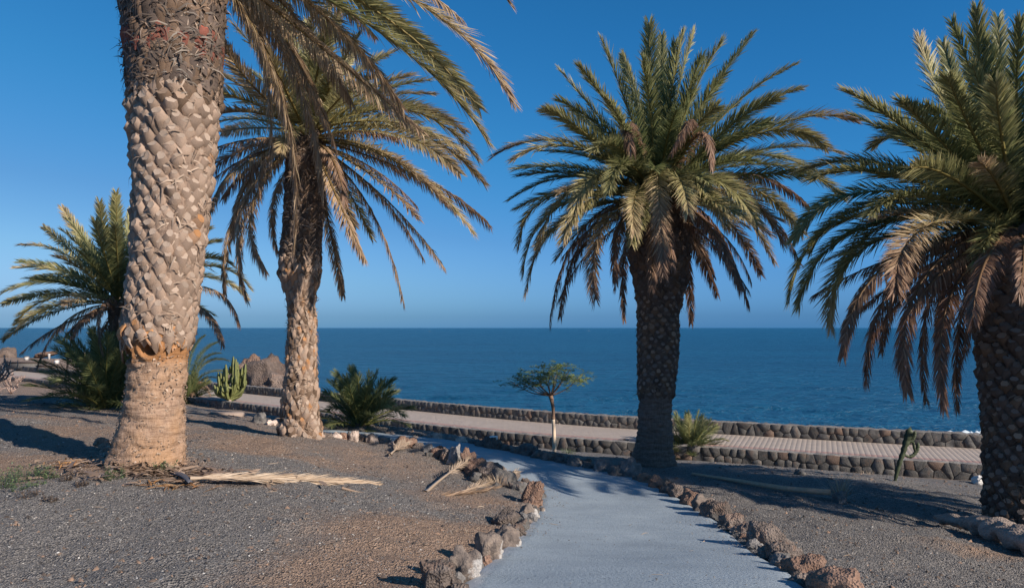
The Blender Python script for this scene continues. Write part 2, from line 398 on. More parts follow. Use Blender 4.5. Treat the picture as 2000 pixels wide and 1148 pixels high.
def ground(x, y, fine=False):
    x = np.asarray(x, float); y = np.asarray(y, float)
    z = EYE - np.clip(tps(x, y), 1.2, 4.0)
    s = prom_dist(x, y)
    z = np.where(s > -0.05, PROM_Z - 0.40, z)
    # behind the sea wall the shore falls to the water, except on the low headland to the left
    cl = (x + 14) * 0.863 + (y - 44) * 0.505          # distance from the headland's shore line
    land = sstep(1.5, -6, cl) * sstep(112, 96, y + 3 * noise3(np.stack([x * 0.06, y * 0, y * 0], -1)))
    hl = 5.15 + 0.25 * fbm(np.stack([x * 0.12, y * 0.12, 0 * x], -1), 3)
    z_sea = np.maximum(PROM_Z - 0.5 - (s - 3.6) * 0.75, -3)
    z = np.where(s > 3.6, z_sea * (1 - land) + np.minimum(hl, 6) * land, z)
    if fine:
        a = sstep(0.2, -1.2, s)
        q = np.stack([x, y, 0 * x], -1)
        z = z + a * (0.04 * fbm(q * 0.9, 3) + 0.022 * fbm(q * 4.2, 4, 0.6))
    return z
def G(px, py):
    """the ground point the photograph shows at (px, py)"""
    d = np.arange(2.5, 60, 0.04); x = (px - CX) / F * d; zr = EYE + (HY - py) / F * d
    zg = ground(x, d); k = np.argmax(zr <= zg)
    if zr[k] > zg[k]: k = len(d) - 1
    return np.array([x[k], d[k], zg[k]])

# path edges, from the picture's foot to its far end
left_e = [(905, 1165), (938, 1120), (985, 1078), (1020, 1048), (1042, 1012), (1056, 985), (1050, 957), (1015, 937), (975, 920), (930, 904), (885, 889), (840, 877), (800, 868), (740, 860), (680, 855), (620, 851)]
right_e = [(1590, 1165), (1545, 1128), (1480, 1088), (1430, 1048), (1385, 1012), (1335, 982), (1290, 957), (1235, 932), (1180, 916), (1100, 899), (1030, 885), (960, 873), (900, 864), (850, 858), (800, 852), (740, 847), (680, 843), (620, 840)]
LE = np.array([G(*p)[:2] for p in left_e]); RE = np.array([G(*p)[:2] for p in right_e])
LE_in = LE.copy(); RE_in = RE.copy()
LE = np.vstack([[(-0.5, -6), (-0.42, -2), (-0.38, 1.5)], LE]); RE = np.vstack([[(1.7, -6), (1.7, -2), (1.75, 1.5)], RE])
LEd = resample(LE, 0.12); REd = resample(RE, 0.12)
def edge_dist(x, y, E):
    d = np.full(np.shape(x), 1e9)
    for p in E[::2]: d = np.minimum(d, np.hypot(x - p[0], y - p[1]))
    return d

# axis with fine spacing in view and wide spacing beyond
def axis(lo, a, b, hi, step, g=1.22):
    c = list(np.arange(a, b + 1e-6, step)); s = step; v = b
    while v < hi: s = min(s * g, 8); v += s; c.append(v)
    s = step; v = a
    while v > lo: s = min(s * g, 8); v -= s; c.insert(0, v)
    return np.array(c)
gx = axis(-150, -9, 9, 90, 0.09); gy = axis(-40, 3.5, 20, 125, 0.09)
XX, YY = np.meshgrid(gx, gy)
ZZ = ground(XX, YY, True)
# keep the ground below the path slab
poly = np.vstack([LEd, REd[::-1]])
def inside(x, y, pl):
    r = np.zeros(np.shape(x), bool); n = len(pl)
    for i in range(n):
        x1, y1 = pl[i]; x2, y2 = pl[(i + 1) % n]
        if y1 == y2: continue
        c = ((y1 > y) != (y2 > y)) & (x < (x2 - x1) * (y - y1) / (y2 - y1) + x1); r ^= c
    return r
_m = (YY < 25) & (np.abs(XX) < 8); PIN = np.zeros(XX.shape, bool); PIN[_m] = inside(XX[_m], YY[_m], poly)
ZZ = np.where(PIN, ground(XX, YY) - 0.02, ZZ)
# soil colour mask: R = ochre dust, G = gravel density variation, B = litter
def blob(px, py, rx, ry):
    c = G(px, py); return np.exp(-(((XX - c[0]) / rx) ** 2 + ((YY - c[1]) / ry) ** 2))
qn = np.stack([XX, YY, 0 * XX], -1)
dust = 1.2 * blob(800, 1120, 0.9, 0.9) + 1.0 * blob(850, 1040, 0.95, 1.0) + 0.8 * blob(930, 990, 0.7, 0.8) + 1.3 * blob(60, 912, 1.7, 0.6) + 0.55 * blob(250, 925, 1.3, 0.55) + 0.8 * blob(1950, 1085, 0.7, 0.25) + 0.4 * blob(1850, 1060, 0.5, 0.2)
dust += 0.4 * blob(330, 850, 3.5, 2.2) + 0.28 * blob(620, 890, 3.0, 1.6) + 0.45 * blob(250, 810, 6, 4.5) + 0.35 * blob(1100, 888, 2.5, 2) + 0.6 * blob(1860, 935, 1.6, 0.5)
dust = np.clip(dust * 1.35 * (0.75 + 0.5 * fbm(qn * 1.3, 4)), 0, 1)
far = sstep(20, 40, YY)
dust = np.clip(dust + far * 0.75, 0, 1)
def soil_mat():
    m, nt, b = new_mat('volcanic_gravel')
    col, s = attr_n(nt, 'soil'); v = coords(nt, world=True)
    vo = N(nt, 'ShaderNodeTexVoronoi'); vo.inputs['Scale'].default_value = 70; nt.links.new(v, vo.inputs['Vector'])
    vo2 = N(nt, 'ShaderNodeTexVoronoi'); vo2.inputs['Scale'].default_value = 28; nt.links.new(v, vo2.inputs['Vector'])
    sp = nt.nodes.new('ShaderNodeSeparateColor'); nt.links.new(vo.outputs['Color'], sp.inputs[0])
    n1 = noise_n(nt, v, 1.6, 5, 0.6); n2 = noise_n(nt, v, 14, 5, 0.7)
    grav = ramp(nt, sp.outputs[0], [(0.0, (0.10, 0.098, 0.098)), (0.5, (0.20, 0.195, 0.193)), (0.88, (0.29, 0.275, 0.265)), (1.0, (0.44, 0.42, 0.40))])
    grav = mixc(nt, math_n(nt, 'MULTIPLY', n1, 0.8), grav, (0.18, 0.164, 0.155))
    dst = mixc(nt, n2, (0.27, 0.19, 0.145), (0.45, 0.325, 0.245))
    grain = mixc(nt, sp.outputs[1], (0.55, 0.55, 0.55), (1.15, 1.15, 1.15)); dst = mixc(nt, 1.0, dst, grain, 'MULTIPLY')
    f = math_n(nt, 'ADD', s[0], math_n(nt, 'MULTIPLY', math_n(nt, 'SUBTRACT', n2, 0.5), 0.9))
    f = ramp(nt, f, [(0.18, (0, 0, 0)), (0.85, (1, 1, 1))])
    c = mixc(nt, f, grav, dst)
    nt.links.new(c, b.inputs['Base Color']); b.inputs['Roughness'].default_value = 0.96; b.inputs['Specular IOR Level'].default_value = 0.2
    n6 = noise_n(nt, v, 8, 3, 0.55)
    h = math_n(nt, 'ADD', math_n(nt, 'MULTIPLY', n6, 2.2), math_n(nt, 'ADD', vo.outputs['Distance'], math_n(nt, 'ADD', math_n(nt, 'MULTIPLY', vo2.outputs['Distance'], 0.8), math_n(nt, 'MULTIPLY', n2, 1.2))))
    bump(nt, b, h, 1.0, 0.024); return m
M['soil'] = soil_mat()
V = np.stack([XX, YY, ZZ], -1).reshape(-1, 3)
me = mk_mesh('ground', V, grid_faces(len(gy), len(gx)), [M['soil']], True, {'soil': np.stack([dust.ravel(), dust.ravel() * 0, dust.ravel() * 0], 1)})
tag(link('ground', me), kind='structure')

# ------------------------------------------------------------------ concrete path
def path_mat():
    m, nt, b = new_mat('path_concrete')
    col, s = attr_n(nt, 'tone'); v = coords(nt, world=True)
    n1 = noise_n(nt, v, 0.9, 5, 0.55); n2 = noise_n(nt, v, 45, 4, 0.7); n3 = noise_n(nt, coords(nt, (0.9, 1.6, 1), True), 1.9, 4, 0.6)
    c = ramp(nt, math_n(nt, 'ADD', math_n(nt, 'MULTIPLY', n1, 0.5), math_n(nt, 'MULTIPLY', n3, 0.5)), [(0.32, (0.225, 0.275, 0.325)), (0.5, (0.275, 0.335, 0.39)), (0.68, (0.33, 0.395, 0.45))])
    c = mixc(nt, math_n(nt, 'MULTIPLY', ramp(nt, n2, [(0.52, (0, 0, 0)), (0.68, (1, 1, 1))]), 0.5), c, (0.14, 0.165, 0.19))
    n5 = noise_n(nt, v, 110, 3, 0.8); c = mixc(nt, math_n(nt, 'MULTIPLY', ramp(nt, n5, [(0.55, (0, 0, 0)), (0.7, (1, 1, 1))]), 0.45), c, (0.46, 0.51, 0.56))
    w = ramp(nt, math_n(nt, 'ADD', s[0], math_n(nt, 'MULTIPLY', math_n(nt, 'SUBTRACT', noise_n(nt, v, 9, 5, 0.7), 0.5), 0.8)), [(0.5, (0, 0, 0)), (0.75, (1, 1, 1))])
    c = mixc(nt, math_n(nt, 'MULTIPLY', w, 0.6), c, (0.56, 0.57, 0.59))
    vo = N(nt, 'ShaderNodeTexVoronoi'); vo.inputs['Scale'].default_value = 16; nt.links.new(v, vo.inputs['Vector'])
    g = math_n(nt, 'MULTIPLY', math_n(nt, 'LESS_THAN', vo.outputs['Distance'], 0.13), math_n(nt, 'GREATER_THAN', noise_n(nt, v, 3, 2, 0.5), 0.52))
    c = mixc(nt, math_n(nt, 'MULTIPLY', g, 0.7), c, (0.05, 0.05, 0.055))
    nt.links.new(c, b.inputs['Base Color']); b.inputs['Roughness'].default_value = 0.85
    h = math_n(nt, 'ADD', math_n(nt, 'MULTIPLY', n2, 0.6), math_n(nt, 'MULTIPLY', n1, 1.5)); bump(nt, b, h, 0.7, 0.025); return m
M['path'] = path_mat()
n = 240; L_ = resample(LE, n); R_ = resample(RE, n); k = 22
t = np.linspace(-0.04, 1.04, k)[None, :, None]; S = L_[:, None] * (1 - t) + R_[:, None] * t
z = ground(S[..., 0], S[..., 1]) + 0.025 + 0.012 * fbm(np.stack([S[..., 0] * 1.2, S[..., 1] * 1.2, 0 * S[..., 0]], -1), 3)
z[:, 0] -= 0.06; z[:, -1] -= 0.06
dl = np.linalg.norm(S - L_[:, None], axis=-1); spill = np.exp(-dl / 0.16) * sstep(9.5, 7.0, S[..., 1]) + 0.35 * np.exp(-np.linalg.norm(S - R_[:, None], axis=-1) / 0.08)
me = mk_mesh('path', np.concatenate([S, z[..., None]], -1).reshape(-1, 3), grid_faces(n, k), [M['path']], True, {'tone': np.stack([spill.ravel()] * 3, 1)})
tag(link('path', me), kind='structure')

# ------------------------------------------------------------------ sea
def sea_mat():
    m, nt, b = new_mat('sea_water')
    v = coords(nt, (0.10, 0.17, 1), True); v2 = coords(nt, (0.42, 0.7, 1), True); v3 = coords(nt, (0.010, 0.022, 1), True)
    n1 = noise_n(nt, v, 1.0, 5, 0.6); n2 = noise_n(nt, v2, 1.0, 5, 0.65); n3 = noise_n(nt, v3, 1.0, 4, 0.6)
    n4 = noise_n(nt, coords(nt, (0.11, 0.48, 1), True), 1.0, 5, 0.75)  # wind patches, with the light and dark of ripples put into the colour
    c = ramp(nt, math_n(nt, 'ADD', math_n(nt, 'MULTIPLY', n3, 0.4), math_n(nt, 'MULTIPLY', n4, 0.6)), [(0.38, (0.002, 0.034, 0.082)), (0.62, (0.006, 0.092, 0.175))])
    sy_ = nt.nodes.new('ShaderNodeSeparateXYZ'); gp = nt.nodes.new('ShaderNodeNewGeometry'); nt.links.new(gp.outputs['Position'], sy_.inputs[0])
    shoal = math_n(nt, 'SUBTRACT', 1.0, math_n(nt, 'DIVIDE', sy_.outputs[1], 190.0)); shoal = math_n(nt, 'MULTIPLY', math_n(nt, 'MAXIMUM', shoal, 0.0), 0.75)
    c = mixc(nt, shoal, c, mixc(nt, n4, (0.003, 0.058, 0.125), (0.012, 0.125, 0.225)))
    nt.links.new(c, b.inputs['Base Color']); b.inputs['Roughness'].default_value = 0.28; b.inputs['IOR'].default_value = 1.33
    b.inputs['Specular IOR Level'].default_value = 0.36
    h = math_n(nt, 'ADD', math_n(nt, 'MULTIPLY', n1, 1.6), math_n(nt, 'MULTIPLY', n2, 0.9)); bump(nt, b, h, 1.0, 2.0); return m
M['sea'] = sea_mat()
sx = axis(-60000, -90, 90, 60000, 1.5, 1.3)
def far_axis(a, b, hi, step):
    c = list(np.arange(a, b, step)); s = step; v = c[-1]
    while v < hi: s *= 1.18; v += s; c.append(v)
    return np.array(c)
sy = far_axis(12, 170, 70000, 0.8); sxx = np.concatenate([-far_axis(70, 100, 70000, 2)[::-1], np.arange(-69, 69.1, 1.0), far_axis(70, 100, 70000, 2)])
SX, SY = np.meshgrid(sxx, sy)
amp = 0.22 * sstep(170, 60, SY) * sstep(100, 60, np.abs(SX))
SZ = amp * fbm(np.stack([SX * 0.13, SY * 0.24, 0 * SX], -1), 3)
me = mk_mesh('sea', np.stack([SX, SY, SZ], -1).reshape(-1, 3), grid_faces(len(sy), len(sxx)), [M['sea']], True)
tag(link('sea', me), kind='structure')
m, nt, b = new_mat('foam'); b.inputs['Base Color'].default_value = (0.62, 0.70, 0.76, 1); b.inputs['Roughness'].default_value = 0.7; M['foam'] = m
mb = MB(); fr = random.Random(4)
for px, py, w in [(1918, 850, 1.4), (1908, 853, 1.0), (1890, 856, 0.9)]:
    d = (EYE - 0.25) * F / (py - HY)
    for q in range(26):
        c = np.array([(px - CX) / F * d + fr.gauss(0, w * 0.6), d + fr.gauss(0, w * 0.8), 0.15 + fr.random() * 0.35]); r = fr.uniform(0.08, 0.32)
        th = np.linspace(0, 2 * np.pi, 8)[:-1]
        top = c + np.stack([np.cos(th) * r * 1.6, np.sin(th) * r, 0 * th - 0.12], 1) * np.array([1, 1, 1])
        mb.add(np.vstack([top, c + [0, 0, 0.1]]), [(j, (j + 1) % 7, 7) for j in range(7)])
tag(link('breaking_foam', mb.mesh('breaking_foam', [M['foam']], True)), 'white foam of a small wave breaking behind the sea wall', 'foam', kind='stuff')
mb = MB()
for px, py, w in [(839, 647, 5), (905, 651, 3), (985, 649, 4), (1546, 650, 4), (1800, 647, 4), (1640, 655, 2.5), (1150, 646, 5)]:
    d = EYE * F / (py - HY); x = (px - CX) / F * d; w = 0.5 * w * d / F
    mb.add([(x - w, d, 0.1), (x, d - w * 0.8, 0.25), (x + w, d, 0.1), (x, d + w * 0.8, 0.25), (x, d, w * 0.22)], [(0, 1, 4), (1, 2, 4), (2, 3, 4), (3, 0, 4)])
tag(link('whitecaps', mb.mesh('whitecaps', [M['foam']], True)), 'tiny whitecaps scattered far out near the horizon', 'whitecaps', kind='stuff')

# ------------------------------------------------------------------ promenade with pavers
edge_d = resample(near_edge, 0.1)
tg = np.gradient(edge_d, axis=0); tg /= np.linalg.norm(tg, axis=1)[:, None]
nm = np.stack([-tg[:, 1], tg[:, 0]], 1)              # the edge runs right to left, so this points inland
nm = -nm
arc = np.concatenate([[0], np.cumsum(np.linalg.norm(np.diff(edge_d, axis=0), axis=1))])
def prom(s, w):                                      # s along the edge, w metres seaward
    return np.array([np.interp(s, arc, edge_d[:, 0]), np.interp(s, arc, edge_d[:, 1])]) + w * np.array([np.interp(s, arc, nm[:, 0]), np.interp(s, arc, nm[:, 1])])
if prom_dist(*[np.array([c]) for c in prom(30, 1.0)])[0] < 0: nm *= -1
PW = 2.75
rows = []
for s in arc[::5]:
    a = prom(s, 0.0); c = prom(s, PW + 0.1); rows.append([(a[0], a[1], PROM_Z + 0.001), (c[0], c[1], PROM_Z + 0.001)])
prom_o = tag(link('promenade', mk_mesh('promenade', np.array(rows).reshape(-1, 3), grid_faces(len(rows), 2), [M['joint']])), kind='structure')
TW = 0.14
def paver_mesh(mat):
    h = TW / 2 - 0.0015; c = 0.003
    V = [(x, y, -0.02) for x, y in ((-h, -h), (h, -h), (h, h), (-h, h))] + [(x, y, 0.004) for x, y in ((-h, -h), (h, -h), (h, h), (-h, h))] + [(x, y, 0.0055) for x, y in ((-h + c, -h + c), (h - c, -h + c), (h - c, h - c), (-h + c, h - c))]
    f = [(0, 1, 5, 4), (1, 2, 6, 5), (2, 3, 7, 6), (3, 0, 4, 7), (4, 5, 9, 8), (5, 6, 10, 9), (6, 7, 11, 10), (7, 4, 8, 11), (8, 9, 10, 11)]
    return np.array(V, float), np.array(f)
pv, pf = paver_mesh(None)
pm = [mk_mesh('paver', pv, pf, [M['paver']]), mk_mesh('paver', pv, pf, [M['red_paver']])]
cells = []
pr = random.Random(3)
s = 20.0
while s < arc[-1] - 0.5 and s < 140:
    for j in range(19):
        w = 0.14 + TW * (j + 0.5)
        if w > PW - 0.1: continue
        p = prom(s, w); px = CX + F * p[0] / max(p[1], 0.1)
        if p[1] < 3 or px < -40 or px > 2040: continue
        t0 = prom(s - 0.1, w); t1 = prom(s + 0.1, w); ang = math.atan2(t1[1] - t0[1], t1[0] - t0[0])
        cells.append((p[1], p[0], ang, j <= 1, pr.uniform(-0.0012, 0.0012)))
    s += TW
cells.sort(key=lambda c: c[0])
vis = [c for c in cells if 700 < CX + F * c[1] / c[0] < 1925]
first = set(id(c) for c in vis[:300])
for c in vis[:300]:
    link('paver', pm[1 if c[3] else 0], prom_o, mat=Matrix.Translation((c[1], c[0], PROM_Z + c[4])) @ Matrix.Rotation(c[2], 4, 'Z'))
for red in (0, 1):
    mb = MB()
    for c in cells:
        if id(c) in first or int(c[3]) != red: continue
        ca, sa = math.cos(c[2]), math.sin(c[2])
        mb.add(pv @ np.array([[ca, sa, 0], [-sa, ca, 0], [0, 0, 1]]) + [c[1], c[0], PROM_Z + c[4]], None, pf)
    tag(link('paver_field', mb.mesh('paver_field', [M['red_paver' if red else 'paver']]), prom_o), kind='stuff')

# ------------------------------------------------------------------ lava stone walls
def stone_variants(n, mat, sub=2, seed=0, box=0.75, rough=0.16):
    import bmesh
    out = []
    for i in range(n):
        bm = bmesh.new(); bmesh.ops.create_icosphere(bm, subdivisions=sub, radius=1.0)
        V = np.array([v.co[:] for v in bm.verts]); Fc = np.array([[v.index for v in f.verts] for f in bm.faces]); bm.free()
        # push the sphere towards a box, then cut it with a few planes for a broken look
        Vb = V / np.abs(V).max(1)[:, None]; V = V * (1 - box) + Vb * box
        r = np.random.default_rng(seed + i)
        for q in range(7):
            nrm_ = r.normal(size=3); nrm_ /= np.linalg.norm(nrm_); d = V @ nrm_; lim = r.uniform(0.95, 1.25) if box > 0.9 else r.uniform(0.72, 1.0)
            V = V - np.maximum(d - lim, 0)[:, None] * nrm_
        V = V * (1 + rough * fbm(V * 1.7 + 9.1 * (seed + i), 3)[:, None])
        if sub > 2: V = V * (1 + 0.10 * (np.abs(noise3(V * 3.1 + 5.3 * i)) - 0.3)[:, None] + 0.05 * fbm(V * 8 + 3.3 * (seed + i), 4, 0.65)[:, None])
        out.append((V, Fc))
    return out
def stone_wall(name, label, w0, thick, z0, z1, s_lo, s_hi, seed, cap_mat):
    r = random.Random(seed); base = prom(60, w0)
    root = thing(name, (base[0], base[1], z0), label, 'wall')
    b3 = np.array([base[0], base[1], z0])
    rows = []
    for s in np.arange(s_lo, s_hi, 0.5):
        a = prom(s, w0 + 0.004); c = prom(s, w0 + thick - 0.02)
        rows.append([(a[0], a[1], z0 - 0.3), (a[0], a[1], z1 - 0.03), (c[0], c[1], z1 - 0.03), (c[0], c[1], z0 - 0.3)])
    link('mortar_core', mk_mesh('mortar_core', np.array(rows).reshape(-1, 3) - b3, grid_faces(len(rows), 4), [M['mortar']]), root)
    # rough mortar capping
    rows = []; ws = np.linspace(0.0, thick, 7)
    for s in np.arange(s_lo, s_hi, 0.12):
        row = []
        for i, w in enumerate(ws):
            q = prom(s, w0 + w + (0.03 * r.uniform(-1, 1) if i in (0, 6) else 0)); row.append((q[0], q[1], z1 + (0.0 if i not in (0, 6) else -0.07) + 0.028 * r.uniform(-1, 1)))
        rows.append(row)
    link('capping', mk_mesh('capping', np.array(rows).reshape(-1, 3) - b3, grid_faces(len(rows), 7), [cap_mat], True), root)
    H = z1 - z0; pts = []
    s = s_lo; k = 0
    while s < s_hi:                                  # seeds of the fitted stones, staggered and uneven
        stp = r.uniform(0.17, 0.34)
        if r.random() < 0.2: pts.append((s, r.uniform(0.35, 0.65) * H))
        else:
            o = r.uniform(-0.10, 0.10); pts.append((s + o * 0.5 - 0.04, r.uniform(0.10, 0.34) * H)); pts.append((s - o + 0.06, r.uniform(0.62, 0.9) * H))
        s += stp
    pts = np.array(sorted(pts)); items = []
    for n_, (ps, pz) in enumerate(pts):
        pc = prom(ps, w0)
        if pc[1] < 2 or not (-30 < CX + F * pc[0] / pc[1] < 2030): continue
        pl = [(-0.32, -pz), (0.32, -pz), (0.32, H - pz), (-0.32, H - pz)]
        for qs, qz in pts[max(0, n_ - 7):n_ + 8]:
            dx, dz = qs - ps, qz - pz; l2 = dx * dx + dz * dz
            if l2 < 1e-9 or l2 > 0.5: continue
            out = []
            for e in range(len(pl)):
                A_, B_ = pl[e], pl[(e + 1) % len(pl)]; da = A_[0] * dx + A_[1] * dz - l2 / 2; db = B_[0] * dx + B_[1] * dz - l2 / 2
                if da <= 0: out.append(A_)
                if da * db < 0:
                    t_ = da / (da - db); out.append((A_[0] + (B_[0] - A_[0]) * t_, A_[1] + (B_[1] - A_[1]) * t_))
            pl = out
            if len(pl) < 3: break
        if len(pl) < 3: continue
        pl = np.array(pl); cen = pl.mean(0); L_ = np.linalg.norm(pl - cen, axis=1)
        if L_.max() < 0.03: continue
        ins = lambda dd: cen + (pl - cen) * np.maximum(1 - dd / np.maximum(L_, 0.02), 0.3)[:, None] + np.array([[r.uniform(-.006, .006), r.uniform(-.006, .006)] for _ in pl])
        m_ = len(pl); rings = [(ins(0.008), 0.03), (ins(0.009), -0.008 - r.uniform(0, .012)), (ins(0.022), -0.015 - r.uniform(0, 0.02))]
        V = []
        for q2, y in rings: V += [(q[0], y + r.uniform(-0.004, 0.004), q[1]) for q in q2]
        V.append((cen[0], rings[2][1] - r.uniform(-0.004, 0.014), cen[1])); V = np.array(V)
        f4 = []; f3 = []
        for rg in range(2):
            for e in range(m_): f4.append((rg * m_ + e, rg * m_ + (e + 1) % m_, (rg + 1) * m_ + (e + 1) % m_, (rg + 1) * m_ + e))
        for e in range(m_): f3.append((2 * m_ + e, 2 * m_ + (e + 1) % m_, 3 * m_))
        t0 = prom(ps - 0.1, w0); t1 = prom(ps + 0.1, w0); ang = math.atan2(t1[1] - t0[1], t1[0] - t0[0])
        if t1[0] < t0[0]: ang += math.pi; V[:, 0] *= -1; f4 = [f[::-1] for f in f4]; f3 = [f[::-1] for f in f3]
        mt = Matrix.Translation((pc[0] - b3[0], pc[1] - b3[1], z0 + pz - b3[2])) @ Matrix.Rotation(ang, 4, 'Z')
        items.append((math.hypot(*pc), V, np.array(f3), np.array(f4), mt))
    items.sort(key=lambda i: i[0])
    for _, V, f3, f4, mt in items[:300]: link('stone', mk_mesh('stone', V, [f3, f4], [M['lava']]), root, mat=mt)
    if items[300:]:
        mb = MB()
        for _, V, f3, f4, mt in items[300:]:
            m_ = np.array(mt); mb.add(V @ m_[:3, :3].T + m_[:3, 3], f3, f4)
        tag(link('far_stones', mb.mesh('far_stones', [M['lava']]), root), kind='stuff')
    return root
s_right = float(arc[np.argmin(np.abs(edge_d[:, 0] - 16.5))]); s_left = float(arc[np.argmin(np.abs(edge_d[:, 0] + 42))])
stone_wall('retaining_wall', 'low dark lava stone wall along the garden side of the promenade', -0.24, 0.3, PROM_Z - 0.44, PROM_Z + 0.02, s_right, s_left, 5, M['cap'])
stone_wall('sea_wall', 'low dark lava stone wall along the sea side of the promenade', PW, 0.42, PROM_Z - 0.02, PROM_Z + 0.40, s_right, s_left, 9, M['cap'])

# ------------------------------------------------------------------ palms
def bez(P0, P1, P2, t):
    t = np.asarray(t)[:, None]
    return (1 - t) ** 2 * P0 + 2 * t * (1 - t) * P1 + t ** 2 * P2, 2 * (1 - t) * (P1 - P0) + 2 * t * (P2 - P1)
def unit(v): return v / (np.linalg.norm(v, axis=-1, keepdims=True) + 1e-9)

def frond_geo(mb, P0, P1, P2, r, ll=0.36, dry=(0.1, 0.3), rib=0.03, fold=0.35, sag=0.12, dens=27.0, t0=0.10, lw=0.018, kd=2.6, roll=0.0, thin=0.0, sweep=None):
    """one pinnate palm frond along a curve; tone = (dryness, random, midrib)"""
    L = np.linalg.norm(P1 - P0) * 0.5 + np.linalg.norm(P2 - P1) * 0.5 + np.linalg.norm(P2 - P0) * 0.5
    tr = np.linspace(0, 1, 11); C, T = bez(P0, P1, P2, tr); T = unit(T)
    pn = np.cross(P1 - P0, P2 - P1); h = np.linalg.norm(pn)
    Zr = np.array([0, 0, 1.0])
    flat = np.cross(P2 - P0, Zr)
    if np.linalg.norm(flat) < 0.12: flat = np.array([1.0, 0.2, 0])
    flat = unit(flat)
    if h > 0.02 * L * L:
        pn = pn / h
        if pn @ flat < 0: pn = -pn
        S0 = unit(0.65 * pn + 0.35 * flat)
    else: S0 = flat
    def frame(tt):
        c, tg_ = bez(P0, P1, P2, tt); tg_ = unit(tg_)
        s = unit(S0 - (tg_ @ S0)[:, None] * tg_); nn = np.cross(s, tg_)
        a = roll * (0.3 + tt)[:, None]; s2 = s * np.cos(a) + nn * np.sin(a); n2 = -s * np.sin(a) + nn * np.cos(a)
        return c, tg_, s2, n2
    # midrib: a flattened four-sided tube
    c, tg_, s, nn = frame(tr)
    wv = (rib * (1 - tr) ** 0.9 + 0.004)[:, None] * np.where(tr < 0.06, 1.6, 1.0)[:, None]
    Vr = np.stack([c + s * wv, c + nn * wv * 0.6, c - s * wv, c - nn * wv * 0.6], 1).reshape(-1, 3)
    dr = dry[0] + (dry[1] - dry[0]) * tr
    at = np.repeat(np.stack([np.clip(dr, 0, 1), np.full(11, 0.5), np.ones(11)], 1), 4, 0)
    mb.add(Vr, None, grid_faces(11, 4, True), at)
    n = max(14, int(L * dens)); n = int(n * kd); tt = np.linspace(t0, 0.985, n)
    for side in (1, -1):
        t_ = tt + r.uniform(-0.4, 0.4, n) / n
        if thin > 0: t_ = t_[r.random(n) > thin]
        t_ = np.clip(t_, 0.02, 0.99)
        c, tg_, s, nn = frame(t_); k = len(t_)
        prof = np.interp(t_, [0, 0.12, 0.3, 0.6, 0.85, 1.0], [0.4, 0.7, 1.0, 1.0, 0.85, 0.5]) * r.uniform(0.82, 1.12, k)
        l = (ll * prof)[:, None]
        a = np.radians(np.interp(t_, [0, 0.5, 1], [54, 40, 22]) + r.uniform(-8, 8, k))[:, None]
        if sweep is not None: a = np.radians(np.full(k, sweep) + r.uniform(-7, 7, k))[:, None]
        v = (fold + r.normal(0, 0.30, k))[:, None]
        d = unit(np.cos(a) * tg_ + np.sin(a) * (side * s * np.cos(v) + nn * np.sin(v)))
        W = unit(np.cross(d, nn + 0.35 * r.normal(size=(k, 3)))) * (lw * r.uniform(0.75, 1.1, k))[:, None] * 0.5
        dn = np.array([0, 0, -1.0])
        m_ = c + d * l * 0.55 + dn * l * sag * 0.25; tip = c + d * l + dn * l * sag
        Vv = np.stack([c - W * 0.7, c + W * 0.7, m_ - W, m_ + W, tip], 1).reshape(-1, 3)
        i = np.arange(k)[:, None] * 5
        f3 = np.concatenate([i + [0, 1, 3], i + [0, 3, 2], i + [2, 3, 4]])
        dd = np.clip(dry[0] + (dry[1] - dry[0]) * t_ ** 1.3 + r.normal(0, 0.05, k), 0, 1)
        tipdry = np.clip(dd + 0.10, 0, 1); g = r.random(k)
        base_c = np.stack([dd, g, 0 * g], 1); tip_c = np.stack([tipdry, g, 0 * g], 1)
        at = np.stack([base_c, base_c, base_c, base_c, tip_c], 1).reshape(-1, 3)
        mb.add(Vv, f3, None, at)

def add_frond(root, base, P0, P1, P2, r, **kw):
    mb = MB(); frond_geo(mb, P0, P1, P2, r, **kw)
    return link('frond', mb.mesh('frond', [M['frond']], False, base), root)

def make_boots(n, seed, tipz=0.42, out=0.6, flat=0.0):
    """cut leaf bases: x across, y outward, z up; size about one unit"""
    res = []; r = np.random.default_rng(seed)
    for i in range(n):
        o = out * r.uniform(0.85, 1.2); e = r.normal(0, 0.05, 6); cw = r.uniform(0.22, 0.32); ch = r.uniform(0.13, 0.20); cz = 0.16 + r.normal(0, 0.05)
        ring = [(cw * math.cos(t) + e[0], o * (0.98 - 0.45 * (math.sin(t) + 1) / 2), cz + ch * math.sin(t)) for t in np.radians([0, 60, 120, 180, 240, 300])]
        V = [(e[1], -0.25, -0.85), (-0.52, -0.3, -0.12 + e[2]), (0.52, -0.3, -0.12 + e[3]), (e[4] * 0.5, o * 0.60, -0.40),
             (-0.40, o * 0.52, -0.04 + e[2]), (0.40, o * 0.52, -0.04 + e[3]), (e[5], -0.3, 0.66)] + ring
        V = np.array(V) + r.normal(0, 0.018, (13, 3))
        cut = V[7:] + [0, 0.010, 0.006]; mid = cut.mean(0) - [0, 0.05 * o, 0]
        V = np.vstack([V, cut, mid]); B_, L_, R_2, K, SL, SR, T_ = range(7); p = list(range(7, 13)); q = list(range(13, 19))
        f = [(B_, K, L_), (L_, K, SL), (B_, R_2, K), (R_2, SR, K), (K, p[4], SL), (K, p[5], p[4]), (SL, p[4], p[3]), (K, SR, p[5]), (SR, p[0], p[5]),
             (L_, SL, p[3]), (L_, p[3], T_), (p[3], p[2], T_), (p[2], p[1], T_), (p[1], p[0], T_), (R_2, T_, p[0]), (R_2, p[0], SR)] + [(q[k], q[(k + 1) % 6], 19) for k in range(6)]
        cc = np.zeros((20, 3)); cc[13:, 0] = 1.0
        res.append((V, np.array(f), cc))
    return res
BOOTS = make_boots(9, 3)
